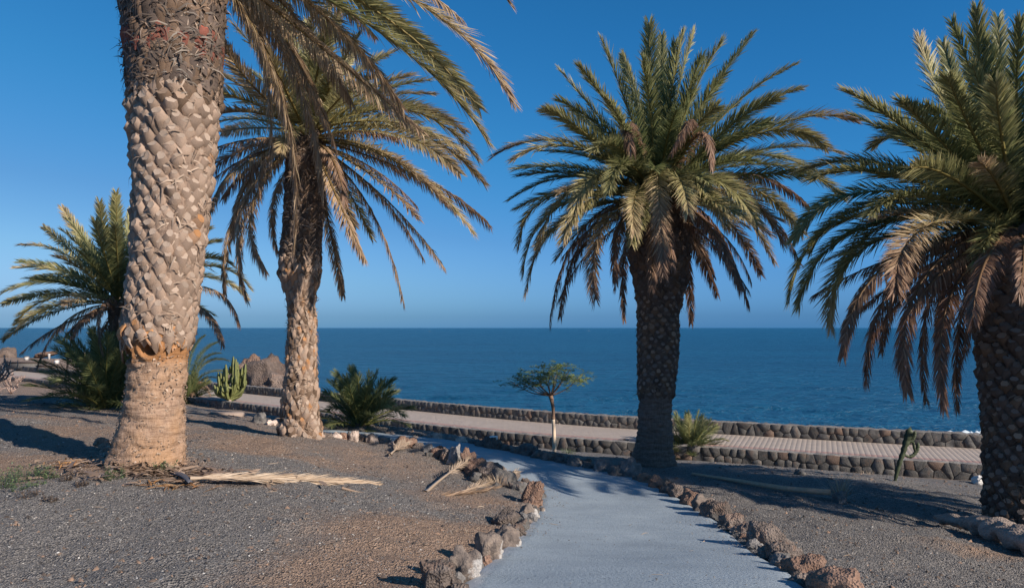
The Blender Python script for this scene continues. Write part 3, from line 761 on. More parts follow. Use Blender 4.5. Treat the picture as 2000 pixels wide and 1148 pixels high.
def boot_meshes(mat): return [mk_mesh('leaf_base', v, f, [mat], True, {'tone': c}) for v, f, c in BOOTS]
BM = {k: boot_meshes(M[k]) for k in ('boot', 'boot_dark', 'boot_brown', 'boot_red', 'boot_orange')}

def trunk_mesh(rows, d, base, mat, seg_n=72, dz=0.03, ring=0.0, rough=0.02, ringfreq=9.0, dents=()):
    """rows: (photo row, left, right) of the trunk's outline"""
    rows = np.array(rows, float)[::-1]
    zc = EYE + (HY - rows[:, 0]) / F * d; xc = ((rows[:, 1] + rows[:, 2]) / 2 - CX) / F * d; rc = (rows[:, 2] - rows[:, 1]) / 2 / F * d
    z = np.arange(zc[0], zc[-1], dz)
    X = np.interp(z, zc, xc); R = np.interp(z, zc, rc)
    k = max(3, int(0.2 / dz)) | 1; ker = np.ones(k) / k
    sm = lambda a: np.convolve(np.pad(a, k // 2, 'edge'), ker, 'valid')
    X = sm(X); R = sm(R)
    th = np.linspace(0, 2 * np.pi, seg_n, endpoint=False)
    q = np.stack([np.cos(th)[None] * R[:, None] + X[:, None], d + np.sin(th)[None] * R[:, None], np.repeat(z[:, None], seg_n, 1)], -1)
    disp = rough * fbm(q * [5, 5, 9], 4) + 0.5 * rough * fbm(q * [16, 16, 30], 3)
    if ring:
        ph = z[:, None] * ringfreq * 2 * np.pi + 0.9 * noise3(q * [2.5, 2.5, 1.5])
        disp = disp + ring * (np.abs(np.sin(ph / 2)) - 0.5)
    nrm_ = np.stack([np.cos(th)[None].repeat(len(z), 0), np.sin(th)[None].repeat(len(z), 0), 0 * q[..., 0]], -1)
    for dx_, dy_, dr2, dep in dents:
        zz = EYE + (HY - dy_) / F * d; xx = (dx_ - CX) / F * d
        e = np.hypot((q[..., 0] - xx), (q[..., 2] - zz)) / dr2
        front = q[..., 1] < d
        disp = disp + np.where(front, -dep * np.exp(-(e ** 4)) + 0.035 * np.exp(-((e - 1.25) / 0.25) ** 2), 0)
    q = q + nrm_ * disp[..., None]
    zz = EYE + (HY - 672) / F * d; tone_ = np.exp(-((q[..., 2] - zz) / 0.20) ** 2).ravel() if dents else np.zeros(q.shape[0] * seg_n)
    me = mk_mesh('trunk', q.reshape(-1, 3) - base, grid_faces(len(z), seg_n, True), [mat], True, {'tone': np.stack([tone_] * 3, 1)} if dents else None)
    return me, (lambda zz: (np.interp(zz, z, X), np.interp(zz, z, R)))

def add_boots(root, base, d, prof, z0, z1, nring, dz, seed, mat_fn, size=1.0, outn=0.55, lim=300, tilt=0.0, hgt=1.0):
    """leaf bases in a spiral; those that face the viewer are parts, the rest one joined part"""
    r = random.Random(seed); items = []; k = 0; z = z0
    while z < z1:
        X, R = prof(z)
        for j in range(nring):
            th = (j + 0.5 * (k % 2)) / nring * 2 * math.pi + k * 0.035 + r.uniform(-0.04, 0.04)
            if r.random() < 0.03: continue
            zz = z + r.uniform(-0.03, 0.03)
            c = np.array([X + math.cos(th) * R, d + math.sin(th) * R, zz])
            w = 2 * math.pi * R / nring * 1.12 * size * r.uniform(0.82, 1.18)
            face = -(math.cos(th) * c[0] + math.sin(th) * c[1]) / math.hypot(c[0], c[1])
            mt = Matrix.Translation(Vector(c - base)) @ Matrix.Rotation(th - math.pi / 2, 4, 'Z') @ Matrix.Rotation(tilt + r.uniform(-0.2, 0.15), 4, 'X') @ Matrix.Rotation(r.gauss(0, 0.11), 4, 'Y') @ Matrix.Diagonal((w, w * outn * r.uniform(0.7, 1.35), dz * 2.2 * hgt * r.uniform(0.85, 1.2), 1))
            items.append((face, mt, mat_fn(zz, r), r.randrange(9)))
        z += dz; k += 1
    items.sort(key=lambda i: -i[0])
    for f, mt, mk, v in items[:lim]: link('leaf_base', BM[mk][v], root, mat=mt)
    by = {}
    for it in items[lim:]: by.setdefault(it[2], []).append(it)
    for mk, lst in by.items():
        mb = MB()
        for f, mt, _, v in lst:
            a = np.array(mt); V, Fc, cut = BOOTS[v]; mb.add(V @ a[:3, :3].T + a[:3, 3], Fc, None, cut)
        tag(link('leaf_base_mass', mb.mesh('leaf_base_mass', [M[mk]]), root), kind='stuff')

def add_fibres(root, base, d, prof, z0, z1, n, seed, mat, ln=(0.06, 0.2), out=0.05):
    """loose fibre and splinters standing off a trunk"""
    r = np.random.default_rng(seed); z = r.uniform(z0, z1, n); th = r.uniform(0, 2 * np.pi, n); X, R = prof(z)
    R = R + r.uniform(0.0, out, n)
    c0 = np.stack([X + np.cos(th) * R, d + np.sin(th) * R, z], 1)
    tn = np.stack([-np.sin(th), np.cos(th), 0 * th], 1); on = np.stack([np.cos(th), np.sin(th), 0 * th], 1)
    dr_ = unit(tn * r.normal(0, 1, (n, 1)) + np.array([0, 0, 1.0]) * r.normal(0.1, 0.55, (n, 1)) + on * r.uniform(0, 0.15, (n, 1)))
    l = r.uniform(ln[0], ln[1], (n, 1)); w = unit(np.cross(dr_, on)) * r.uniform(0.003, 0.009, (n, 1))
    m_ = c0 + dr_ * l * 0.5 + on * 0.012; e = c0 + dr_ * l - np.array([0, 0, 0.25]) * l
    V = np.stack([c0 - w, c0 + w, m_ - w, m_ + w, e], 1).reshape(-1, 3); i = np.arange(n)[:, None] * 5
    f = np.concatenate([i + [0, 1, 3], i + [0, 3, 2], i + [2, 3, 4]]); g = np.repeat(r.random(n), 5)
    tag(link('fibre', mk_mesh('fibre', V - base, f, [mat], False, {'tone': np.stack([0 * g, g, 0 * g], 1)}), root), kind='stuff')

def traced(root, base, heart, d, lst, r, Lmax, ll, **kw):
    """fronds whose sweep the photograph shows: tip, a point halfway, facing (-1 near, 1 far, None free), dryness from base to tip"""
    for tx, ty, mx, my, face, d0, d1 in lst:
        H = P(heart[0], heart[1], d); tip = P(tx, ty, d); mid = P(mx, my, d)
        l = np.linalg.norm(mid - H) + np.linalg.norm(tip - mid)
        sg = face if face is not None else r.choice([-1, 1])
        dd = math.sqrt(max(Lmax ** 2 - l ** 2, (0.15 * Lmax) ** 2)) * r.uniform(0.55, 0.95) * (1 if abs(sg) != 0 else 0) * np.sign(sg)
        kf = (d + dd) / d; km = (d + 0.62 * dd) / d
        eye = np.array([0, 0, EYE])
        tip = eye + (tip - eye) * kf; mid = eye + (mid - eye) * km
        P0 = H + unit(mid - H) * 0.10 + np.array([0, 0, r.uniform(-0.12, 0.12)]); P1 = 2 * mid - 0.5 * (P0 + tip)
        k2 = dict(kw)
        dead = d0 > 0.55
        add_frond(root, base, P0, P1, tip, r, ll=ll * (0.62 if dead else 1.0) * r.uniform(0.9, 1.1), dry=(d0, d1), fold=(-0.25 if dead else r.uniform(0.2, 0.5)), sag=(0.55 if dead else 0.10), roll=r.normal(0, 0.35), thin=(0.15 if dead else 0.0), **k2)

def wild(root, base, heart3, n, r, L, ll, el=(80, -35), az_ok=None, drymap=None, **kw):
    """the rest of a crown: fronds in a spiral, young ones upright, old ones hanging"""
    for i in range(n):
        u = (i + 0.5) / n; e = math.radians(el[0] + (el[1] - el[0]) * u + r.normal(0, 5)); az = i * 2.39996 + r.normal(0, 0.2)
        if az_ok and not az_ok(az, math.degrees(e)): continue
        l = L * r.uniform(0.85, 1.05)
        h = np.array([math.cos(az), math.sin(az), 0]); up = np.array([0, 0, 1.0])
        P0 = heart3 + h * 0.12 + up * (0.15 - 0.35 * u)
        P1 = P0 + (h * math.cos(e) + up * math.sin(e)) * l * 0.5
        e2 = e - math.radians(r.uniform(28, 60) * (0.4 + 0.6 * math.cos(e)))
        e2 = max(e2, math.radians(-86))
        P2 = P1 + (h * math.cos(e2) + up * math.sin(e2)) * l * 0.5
        d0, d1 = drymap(u, r); dead = d0 > 0.6
        add_frond(root, base, P0, P1, P2, r, ll=ll * (0.62 if dead else 1.0), dry=(d0, d1), fold=(-0.25 if dead else r.uniform(0.2, 0.5)), sag=(0.55 if dead else 0.1), roll=r.normal(0, 0.35), thin=(0.15 if dead else 0), **kw)

def green_map(u, r):
    if u < 0.6: a = r.uniform(0.02, 0.16); return a, a + r.uniform(0.06, 0.3)
    if u < 0.78: a = r.uniform(0.1, 0.35); return a, a + r.uniform(0.2, 0.6)
    return r.uniform(0.75, 0.95), 1.0

# --- the big palm at the left, its crown above the picture
D1 = 8.15; r1 = np.random.default_rng(101)
rows1 = [(-170, 240, 442), (-60, 243, 438), (0, 248, 430), (60, 253, 428), (120, 257, 426), (180, 260, 423), (240, 262, 418), (300, 266, 412), (400, 268, 403), (500, 263, 393), (600, 250, 379), (650, 243, 374), (680, 246, 370), (700, 252, 366), (760, 246, 363), (800, 238, 361), (850, 226, 361), (885, 213, 362), (905, 205, 364), (940, 196, 370)]
rows1 = [(y, l + 6, q - 6) for y, l, q in rows1]
b1 = P(290, 905, D1)
palm1 = thing('palm_tree', Vector(b1), 'tallest thick palm at left, crown above the frame, orange scar ring low on its trunk', 'palm tree', 'tall palms of the seafront garden')
me, prof1 = trunk_mesh(rows1, D1, b1, M['bark'], 120, 0.02, 0.009, 0.02, 9.5, [(318, 678, 0.085, 0.16), (270, 692, 0.08, 0.14)])
trunk1 = link('trunk', me, palm1)
zrow = lambda y, d: EYE + (HY - y) / F * d
def mat1(z, r):
    y = HY - (z - EYE) * F / D1
    if y < 175:
        if 72 < y < 118 and r.random() < 0.5: return 'boot_red'
        return 'boot_brown' if r.random() < 0.4 else 'boot_dark'  # frayed upper bases, the crown's shade put into their dark tone
    if y < 215: return 'boot_brown' if r.random() < 0.5 else 'boot'
    return 'boot' if r.random() < 0.97 else 'boot_orange'
link('fibre_sheath', trunk_mesh([(y, l - 3, q + 3) for y, l, q in rows1 if y <= 650], D1, b1, M['core_light'], 72, 0.03, 0, 0.02)[0], palm1)
add_boots(trunk1, b1, D1, prof1, zrow(655, D1), zrow(185, D1), 16, 0.092, 5, mat1, 1.0, 0.62, 250)
add_boots(trunk1, b1, D1, prof1, zrow(185, D1), zrow(-150, D1), 21, 0.062, 6, mat1, 1.05, 0.55, 120, 0.5, 1.2)
add_fibres(trunk1, b1, D1, prof1, zrow(200, D1), zrow(-150, D1), 2200, 36, M['dead_weed'], (0.06, 0.22), 0.09)
add_fibres(trunk1, b1, D1, prof1, zrow(660, D1), zrow(-150, D1), 1500, 31, M['husk'])
add_fibres(trunk1, b1, D1, prof1, zrow(910, D1), zrow(690, D1), 900, 32, M['husk'], (0.015, 0.05), 0.012)
# the ring of curled, torn leaf bases where the pruned part begins
rr = random.Random(8)
for i in range(46):
    th = i / 46 * 2 * math.pi + rr.uniform(-0.12, 0.12); yy = 648 + rr.uniform(-26, 22); X, R = prof1(zrow(yy + 15, D1))
    if math.sin(th) < 0 and rr.random() < 0.35: continue
    big = rr.random() < 0.3; n = 8; k = 5; V = []; A = []
    w = rr.uniform(0.05, 0.085) if big else rr.uniform(0.02, 0.06); ln = rr.uniform(0.14, 0.26) if big else rr.uniform(0.08, 0.2)
    lean = rr.uniform(-0.16, 0.16); puff = rr.uniform(0.0, 0.06) if big else rr.uniform(-0.01, 0.03); cup = rr.uniform(-0.5, 0.6)
    for a in range(n):
        t_ = a / (n - 1)
        for c in range(k):
            s_ = c / (k - 1) * 2 - 1
            ww = w * (1 - 0.55 * t_ ** 1.5 + 0.12 * math.sin(5 * t_ + i))
            o = 0.012 + puff * math.sin(t_ * 2.7) + cup * 0.6 * w * s_ * s_ * t_ + 0.006 * rr.uniform(-1, 1)
            tang = th + (s_ * ww + lean * t_) / R
            V.append((X + math.cos(tang) * (R + o) - b1[0], D1 + math.sin(tang) * (R + o) - b1[1], zrow(yy, D1) - t_ * ln * (1 + 0.12 * s_ * math.sin(i)) + rr.uniform(-0.01, 0.01) - b1[2])); A.append((min(1, max(0, 1.3 - 2.2 * abs(t_ - 0.35))), 0, 0))
    me = mk_mesh('torn_leaf_base', np.array(V), grid_faces(n, k), [M['boot_orange'] if rr.random() < 0.4 else M['boot' if rr.random() < 0.5 else 'boot_brown']], True, {'tone': np.array(A)})
    o = link('torn_leaf_base', me, trunk1); md = o.modifiers.new('thickness', 'SOLIDIFY'); md.thickness = 0.014
heart1 = (345, -140)
t1 = [  # tip, halfway, facing, dryness
    (955, 282, 740, 62, 1, 0.16, 0.55), (1002, 203, 790, -10, 1, 0.4, 0.8), (830, 262, 610, 78, 1, 0.85, 0.85), (908, 44, 700, -80, 1, 0.6, 0.9),
    (573, 494, 545, 170, 1, 0.8, 0.9), (632, 392, 560, 110, 1, 0.85, 0.95), (530, 330, 500, 60, 1, 0.75, 0.9), (560, 250, 490, 30, 1, 0.85, 1.0), (660, 300, 540, 60, 1, 0.8, 0.9),
    (940, 215, 700, 0, 1, 0.2, 0.5), (900, 190, 680, -20, 1, 0.3, 0.6), (995, 6, 780, -130, 1, 0.5, 0.9), (760, 170, 600, 0, 1, 0.35, 0.7), (690, 210, 560, 15, 1, 0.7, 0.9), (790, 215, 620, 20, 1, 0.6, 0.8), (640, 240, 520, 20, 1, 0.8, 0.95)]
t1 = [(p, q, m_, n_, f_, min(u, 0.66), min(v, 0.76)) for p, q, m_, n_, f_, u, v in t1]  # dryness capped: sunlight on these dead fronds put into a paler tan
traced(palm1, b1, heart1, D1, t1, r1, 4.3, 0.36, rib=0.032, dens=30)
h13 = P(345, -170, D1)
wild(palm1, b1, h13, 44, r1, 3.7, 0.36, (82, 8), lambda az, e: not (math.cos(az) < 0.35 and e < 32) and not (math.sin(az) < -0.2 and e < 42) and not (math.cos(az + 0.65) > 0.2 and e < 55), green_map, dens=20)

# --- second palm, behind it, with hanging dry fronds
D2 = 12.5; r2 = np.random.default_rng(202)
rows2 = [(255, 562, 632), (300, 560, 636), (400, 556, 632), (470, 550, 628), (515, 545, 628), (545, 549, 622), (575, 560, 616), (640, 563, 619), (720, 558, 619), (800, 551, 622), (840, 546, 627), (870, 543, 631)]
rows2 = [(y, l + 5, q - 5) for y, l, q in rows2]
b2 = P(587, 850, D2)
palm2 = thing('palm_tree', Vector(b2), 'slender palm with many dry hanging fronds, just right of the thickest trunk', 'palm tree', 'tall palms of the seafront garden')
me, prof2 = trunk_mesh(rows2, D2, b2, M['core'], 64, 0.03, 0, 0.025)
trunk2 = link('trunk', me, palm2)
def mat2(z, r):
    y = HY - (z - EYE) * F / D2
    if y < 500: return 'boot_dark' if r.random() < 0.6 else 'boot_brown'
    q_ = r.random(); return 'boot' if q_ < 0.6 else ('boot_orange' if q_ < 0.72 else 'boot_brown')
add_boots(trunk2, b2, D2, prof2, zrow(860, D2), zrow(520, D2), 14, 0.095, 15, mat2, 1.05, 0.66, 150, 0.12, 1.1)
add_boots(trunk2, b2, D2, prof2, zrow(520, D2), zrow(270, D2), 17, 0.07, 16, mat2, 1.05, 0.6, 150, 0.35, 1.1)
add_fibres(trunk2, b2, D2, prof2, zrow(860, D2), zrow(270, D2), 1800, 33, M['husk'])
heart2 = (602, 262)
t2 = [(848, 184, 720, 196, 1, .2, .5), (935, 313, 790, 214, None, .15, .45), (948, 362, 800, 255, -1, .2, .5), (926, 459, 790, 325, -1, .25, .45), (959, 443, 830, 350, None, .5, .8), (870, 526, 760, 395, None, .6, .9),
      (829, 508, 740, 380, 1, .5, .9), (791, 602, 725, 410, 1, .75, .95), (816, 427, 730, 345, -1, .3, .8), (727, 467, 675, 365, 1, .15, .4), (694, 443, 655, 360, 1, .3, .6), (713, 507, 665, 400, -1, .8, .9), (670, 578, 645, 450, 1, .5, .8),
      (600, 40, 600, 150, 1, .1, .3), (692, 103, 650, 165, None, .1, .35), (756, 108, 690, 150, 1, .15, .4), (805, 146, 710, 180, -1, .15, .45), (910, 259, 770, 205, 1, .2, .5), (880, 236, 750, 205, 1, .2, .4), (900, 340, 770, 262, -1, .25, .5), (870, 400, 750, 300, -1, .3, .6), (905, 300, 775, 240, -1, .2, .45), (890, 415, 765, 310, 1, .4, .7),
      (640, 52, 618, 150, -1, .1, .3), (560, 60, 580, 160, 1, .1, .3), (520, 100, 560, 180, -1, .2, .4), (700, 70, 655, 150, -1, .1, .3), (740, 150, 672, 185, -1, .15, .4),
      (432, 81, 510, 185, None, .35, .6), (432, 221, 505, 222, -1, .25, .6), (432, 259, 500, 250, 1, .25, .6), (411, 324, 495, 287, None, .35, .7), (408, 416, 470, 325, -1, .4, .85), (440, 578, 465, 410, None, .75, .95), (484, 589, 478, 430, 1, .7, .9), (521, 534, 495, 395, -1, .8, .95), (543, 497, 535, 390, 1, .85, 1.), (508, 383, 525, 300, -1, .75, .95), (455, 470, 490, 345, 1, .6, .9), (425, 370, 490, 300, 1, .4, .7), (470, 520, 485, 380, -1, .75, .9)]
t2 = [(p, q, m_, n_, f_, min(0.72, u + 0.2), min(0.82, v + 0.14)) for p, q, m_, n_, f_, u, v in t2]
traced(palm2, b2, heart2, D2, t2, r2, 3.3, 0.33, rib=0.026, dens=27)
wild(palm2, b2, P(*heart2, D2), 34, r2, 2.3, 0.32, (85, -20), None, lambda u, r: (r.uniform(.22, .42), r.uniform(.4, .65)) if u < .7 else (r.uniform(.7, .9), 1.0), dens=24)

# --- third palm, centre right
D3 = 14.0; r3 = np.random.default_rng(303)
rows3 = [(395, 1222, 1352), (440, 1226, 1350), (500, 1232, 1345), (560, 1240, 1340), (600, 1244, 1328), (660, 1244, 1326), (720, 1245, 1324), (765, 1244, 1318), (790, 1243, 1316), (850, 1240, 1317), (885, 1233, 1320), (905, 1226, 1326), (930, 1222, 1330)]
rows3 = [(y, l + 5, q - 5) for y, l, q in rows3]
b3p = P(1278, 908, D3)
palm3 = thing('palm_tree', Vector(b3p), 'full green palm with shaded trunk beside the path, brown fronds under the crown', 'palm tree', 'tall palms of the seafront garden')
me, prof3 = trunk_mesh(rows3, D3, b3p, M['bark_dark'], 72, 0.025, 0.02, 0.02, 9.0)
trunk3 = link('trunk', me, palm3)
link('fibre_sheath', trunk_mesh([(y, l - 1.5, q + 1.5) for y, l, q in rows3 if y <= 770], D3, b3p, M['core'], 64, 0.03, 0, 0.02)[0], palm3)
mat3 = lambda z, r: 'boot_dark' if r.random() < 0.7 else 'boot_brown'  # shaded trunks take mostly the dark copy, shade put into the colour
add_boots(trunk3, b3p, D3, prof3, zrow(768, D3), zrow(560, D3), 15, 0.088, 25, mat3, 1.0, 0.5, 150)
add_boots(trunk3, b3p, D3, prof3, zrow(560, D3), zrow(400, D3), 18, 0.075, 26, mat3, 1.08, 0.55, 150, 0.3, 1.1)
add_fibres(trunk3, b3p, D3, prof3, zrow(770, D3), zrow(400, D3), 1500, 34, M['dead_weed'])
heart3 = (1284, 385)
t3 = [(1268, 44, 1272, 190, -1, .03, .25), (1175, 79, 1222, 200, None, .03, .3), (1090, 134, 1178, 240, None, .05, .35), (1131, 129, 1205, 235, -1, .05, .3), (1216, 107, 1245, 220, 1, .05, .3), (1293, 68, 1290, 200, 1, .05, .3), (1356, 63, 1322, 190, 1, .1, .35), (1334, 66, 1310, 190, -1, .05, .3), (1411, 82, 1345, 205, -1, .05, .3), (1471, 64, 1382, 195, None, .05, .35),
      (1556, 126, 1425, 215, 1, .05, .35), (1567, 174, 1440, 235, 1, .1, .4), (1520, 192, 1410, 260, -1, .05, .3), (1674, 238, 1510, 245, None, .1, .7), (1614, 288, 1480, 260, -1, .2, .45), (1644, 300, 1480, 295, 1, .15, .5), (1650, 387, 1490, 320, None, .1, .4), (1583, 408, 1460, 340, 1, .7, .95), (1600, 340, 1455, 305, -1, .1, .4), (1564, 518, 1455, 385, None, .65, .95), (1512, 513, 1420, 395, 1, .2, .6), (1487, 540, 1400, 410, 1, .4, .9), (1463, 600, 1385, 425, None, .7, .95), (1450, 570, 1375, 430, -1, .8, 1.), (1378, 507, 1340, 425, 1, .3, .7), (1350, 633, 1335, 490, 1, .8, 1.), (1530, 480, 1430, 365, -1, .3, .8), (1480, 440, 1390, 350, -1, .15, .4), (1420, 445, 1355, 355, -1, .2, .5), (1570, 460, 1450, 360, 1, .15, .5),
      (1065, 216, 1155, 270, None, .05, .4), (1117, 219, 1185, 280, 1, .1, .4), (961, 307, 1110, 278, None, .1, .75), (1002, 312, 1130, 290, -1, .15, .5), (1005, 330, 1140, 330, 1, .05, .3), (994, 392, 1120, 345, 1, .05, .3), (1008, 408, 1125, 370, None, .05, .35), (1013, 482, 1085, 380, -1, .15, .45), (1021, 540, 1090, 405, 1, .1, .5), (1027, 578, 1100, 430, None, .15, .6), (1073, 641, 1135, 450, None, .6, .95), (1093, 622, 1150, 450, 1, .6, .95), (1164, 587, 1180, 440, -1, .35, .85), (1202, 551, 1215, 430, -1, .7, .95), (1219, 628, 1225, 470, 1, .8, 1.),
      (1238, 458, 1245, 375, -1, .3, .55), (1296, 545, 1285, 340, -1, .08, .95), (1120, 425, 1175, 340, -1, .25, .45), (1051, 485, 1125, 370, -1, .25, .5), (1100, 470, 1165, 385, -1, .2, .5), (1345, 420, 1320, 345, -1, .2, .5), (1235, 300, 1230, 245, -1, .75, .9), (1310, 300, 1345, 240, -1, .75, .9), (1390, 330, 1365, 262, -1, .7, .9), (1190, 375, 1225, 320, -1, .1, .3), (1160, 300, 1210, 290, -1, .1, .3), (1400, 210, 1345, 270, -1, .08, .3), (1180, 190, 1230, 270, -1, .05, .3)]
t3 = [(p, q, m_, n_, f_, min(1, u + (0.2 if u > 0.55 else 0.06)), min(1, v + 0.08)) for p, q, m_, n_, f_, u, v in t3]
traced(palm3, b3p, heart3, D3, t3, r3, 3.6, 0.40, rib=0.028, dens=29)
wild(palm3, b3p, P(*heart3, D3), 54, r3, 2.75, 0.38, (86, -32), None, green_map, dens=26)

# --- fourth palm, cut by the right border
D4 = 10.0; r4 = np.random.default_rng(404)
rows4 = [(455, 1896, 2072), (520, 1900, 2068), (600, 1912, 2060), (700, 1922, 2050), (800, 1930, 2044), (900, 1934, 2042), (980, 1934, 2046), (1030, 1930, 2052), (1075, 1925, 2060)]
rows4 = [(y, l + 4, q - 4) for y, l, q in rows4]
b4 = P(1988, 1030, D4)
palm4 = thing('palm_tree', Vector(b4), 'palm cut off by the right border, fronds drooping left over the sea', 'palm tree', 'tall palms of the seafront garden')
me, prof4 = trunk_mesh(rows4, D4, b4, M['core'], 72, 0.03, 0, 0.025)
trunk4 = link('trunk', me, palm4)
add_boots(trunk4, b4, D4, prof4, zrow(1060, D4), zrow(640, D4), 15, 0.092, 35, mat3, 1.0, 0.62, 160)
add_boots(trunk4, b4, D4, prof4, zrow(640, D4), zrow(460, D4), 18, 0.075, 36, mat3, 1.08, 0.6, 120, 0.3, 1.1)
add_fibres(trunk4, b4, D4, prof4, zrow(1060, D4), zrow(470, D4), 1800, 35, M['dead_weed'])
heart4 = (1988, 440)
t4 = [(1906, 18, 1928, 205, -1, .03, .25), (1948, 32, 1962, 210, 1, .05, .3), (1991, 43, 1985, 210, -1, .03, .25), (1795, 71, 1855, 225, None, .05, .5), (1841, 82, 1890, 230, 1, .05, .3), (1649, 178, 1800, 275, None, .05, .35), (1706, 286, 1800, 285, 1, .1, .4), (1559, 336, 1745, 325, 1, .05, .4), (1588, 350, 1755, 345, None, .05, .35), (1549, 471, 1690, 375, None, .05, .3), (1584, 493, 1710, 400, 1, .05, .3), (1541, 593, 1665, 425, -1, .05, .3), (1559, 600, 1685, 445, 1, .05, .3), (1624, 643, 1695, 480, 1, .1, .5), (1645, 700, 1740, 510, None, .5, .9), (1691, 750, 1765, 530, -1, .6, .95), (1774, 771, 1800, 550, None, .65, .95), (1809, 789, 1825, 565, 1, .65, 1.), (1845, 803, 1858, 575, -1, .7, .95), (1870, 803, 1885, 590, 1, .7, 1.), (1749, 571, 1815, 440, -1, .25, .9), (1991, 575, 2000, 480, -1, .7, .95), (1740, 600, 1820, 470, 1, .2, .6), (1640, 540, 1750, 430, 1, .05, .3), (1700, 420, 1810, 385, -1, .08, .3), (1760, 200, 1850, 290, -1, .05, .3), (1850, 150, 1905, 270, -1, .05, .25), (1780, 330, 1865, 350, -1, .1, .35), (1900, 620, 1930, 500, -1, .75, .95), (1830, 660, 1870, 510, 1, .7, .95), (1945, 160, 1960, 290, -1, .1, .3), (1720, 690, 1790, 520, 1, .6, .9),
      (2120, 60, 2060, 220, -1, .05, .3), (2060, 30, 2030, 200, 1, .05, .3), (2240, 180, 2130, 280, None, .05, .3), (2330, 300, 2180, 310, None, .1, .4), (2380, 420, 2200, 360, None, .1, .4), (2350, 560, 2220, 420, None, .1, .4), (2260, 680, 2150, 500, None, .6, .9), (2180, 750, 2100, 550, None, .7, 1.), (2080, 700, 2050, 540, 1, .7, 1.)]
t4 = [(p, q, m_, n_, f_, min(1, u + (0.3 if u > 0.45 else 0.06)), min(1, v + 0.08)) for p, q, m_, n_, f_, u, v in t4]  # dead fronds pushed to the darkest dryness, their shade put into the colour
traced(palm4, b4, heart4, D4, t4, r4, 3.5, 0.38, rib=0.03, dens=30)
wild(palm4, b4, P(*heart4, D4), 54, r4, 2.7, 0.36, (86, -14), None, green_map, dens=27)

# --- the neighbour just outside the right border, whose shade lies across the ground
r6 = np.random.default_rng(606); D6 = 7.9; x6 = 10.6
z6 = float(ground(np.array([x6]), np.array([D6]))[0]); b6 = np.array([x6, D6, z6]); p6 = CX + F * x6 / D6; q6 = F / D6
palm6 = thing('palm_tree', Vector(b6), 'palm standing outside the right border, seen only by the shade it throws', 'palm tree', 'tall palms of the seafront garden')
yb = HY - (z6 - EYE) * q6; yt = yb - 4.9 * q6
me, prof6 = trunk_mesh([(yt, p6 - 0.55 * q6, p6 + 0.55 * q6), (yt + 0.8 * q6, p6 - 0.45 * q6, p6 + 0.45 * q6), (yb, p6 - 0.45 * q6, p6 + 0.45 * q6), (yb + 20, p6 - 0.5 * q6, p6 + 0.5 * q6)], D6, b6, M['core'], 40, 0.06, 0, 0.03)
link('trunk', me, palm6)
wild(palm6, b6, P(p6, yt, D6), 150, r6, 3.5, 0.42, (86, -45), None, green_map, dens=22)

# --- fifth palm, lower, behind the big trunk
D5 = 17.0; r5 = np.random.default_rng(505)
g5 = ground(np.array([(238 - CX) / F * D5]), np.array([D5]))[0]; b5 = np.array([(238 - CX) / F * D5, D5, g5]); y5 = HY - (g5 - EYE) * F / D5
palm5 = thing('palm_tree', Vector(b5), 'lower palm half hidden behind the thickest trunk at far left', 'palm tree', 'tall palms of the seafront garden')
rows5 = [(590, 217, 254), (640, 220, 250), (720, 222, 252), (y5, 218, 256), (y5 + 15, 216, 258)]
me, prof5 = trunk_mesh(rows5, D5, b5, M['core'], 40, 0.04, 0, 0.025); trunk5 = link('trunk', me, palm5)
add_boots(trunk5, b5, D5, prof5, zrow(y5, D5), zrow(595, D5), 10, 0.1, 45, lambda z, r: 'boot_brown' if r.random() < .5 else 'boot_dark', 1.05, 0.6, 60, 0.2)
heart5 = (234, 588)
t5 = [(121, 405, 175, 490, None, .15, .5), (84, 442, 155, 505, 1, .1, .45), (38, 478, 135, 500, None, .15, .55), (30, 523, 135, 535, -1, .1, .5), (3, 572, 115, 550, None, .05, .35), (3, 594, 115, 572, 1, .1, .4), (30, 631, 110, 580, -1, .1, .4), (5, 664, 105, 610, None, .15, .5), (70, 721, 130, 625, -1, .6, .9), (130, 731, 155, 630, -1, .75, .9), (200, 691, 195, 605, -1, .75, .9), (194, 394, 208, 480, None, .08, .35), (227, 375, 229, 470, -1, .08, .3), (254, 410, 246, 490, 1, .05, .3), (186, 432, 205, 500, -1, .05, .3), (110, 500, 165, 530, -1, .2, .5),
      (432, 470, 345, 500, None, .1, .3), (489, 564, 395, 520, None, .1, .4), (483, 583, 390, 540, 1, .1, .5), (467, 637, 400, 560, -1, .5, .9), (435, 675, 375, 590, None, .6, .9), (413, 445, 330, 490, 1, .1, .3), (455, 520, 370, 510, -1, .1, .35), (300, 410, 270, 490, 1, .05, .3), (60, 545, 145, 545, 1, .1, .4), (150, 450, 190, 515, 1, .05, .3)]
t5 = [(p, q, m_, n_, f_, min(1, u + 0.08), min(1, v + 0.1)) for p, q, m_, n_, f_, u, v in t5]  # dryness raised so the colour carries sunlight on the left fronds
traced(palm5, b5, heart5, D5, t5, r5, 3.1, 0.34, rib=0.026, dens=25, lw=0.021)
wild(palm5, b5, P(*heart5, D5), 36, r5, 2.2, 0.34, (86, -20), None, green_map, dens=24, lw=0.021)

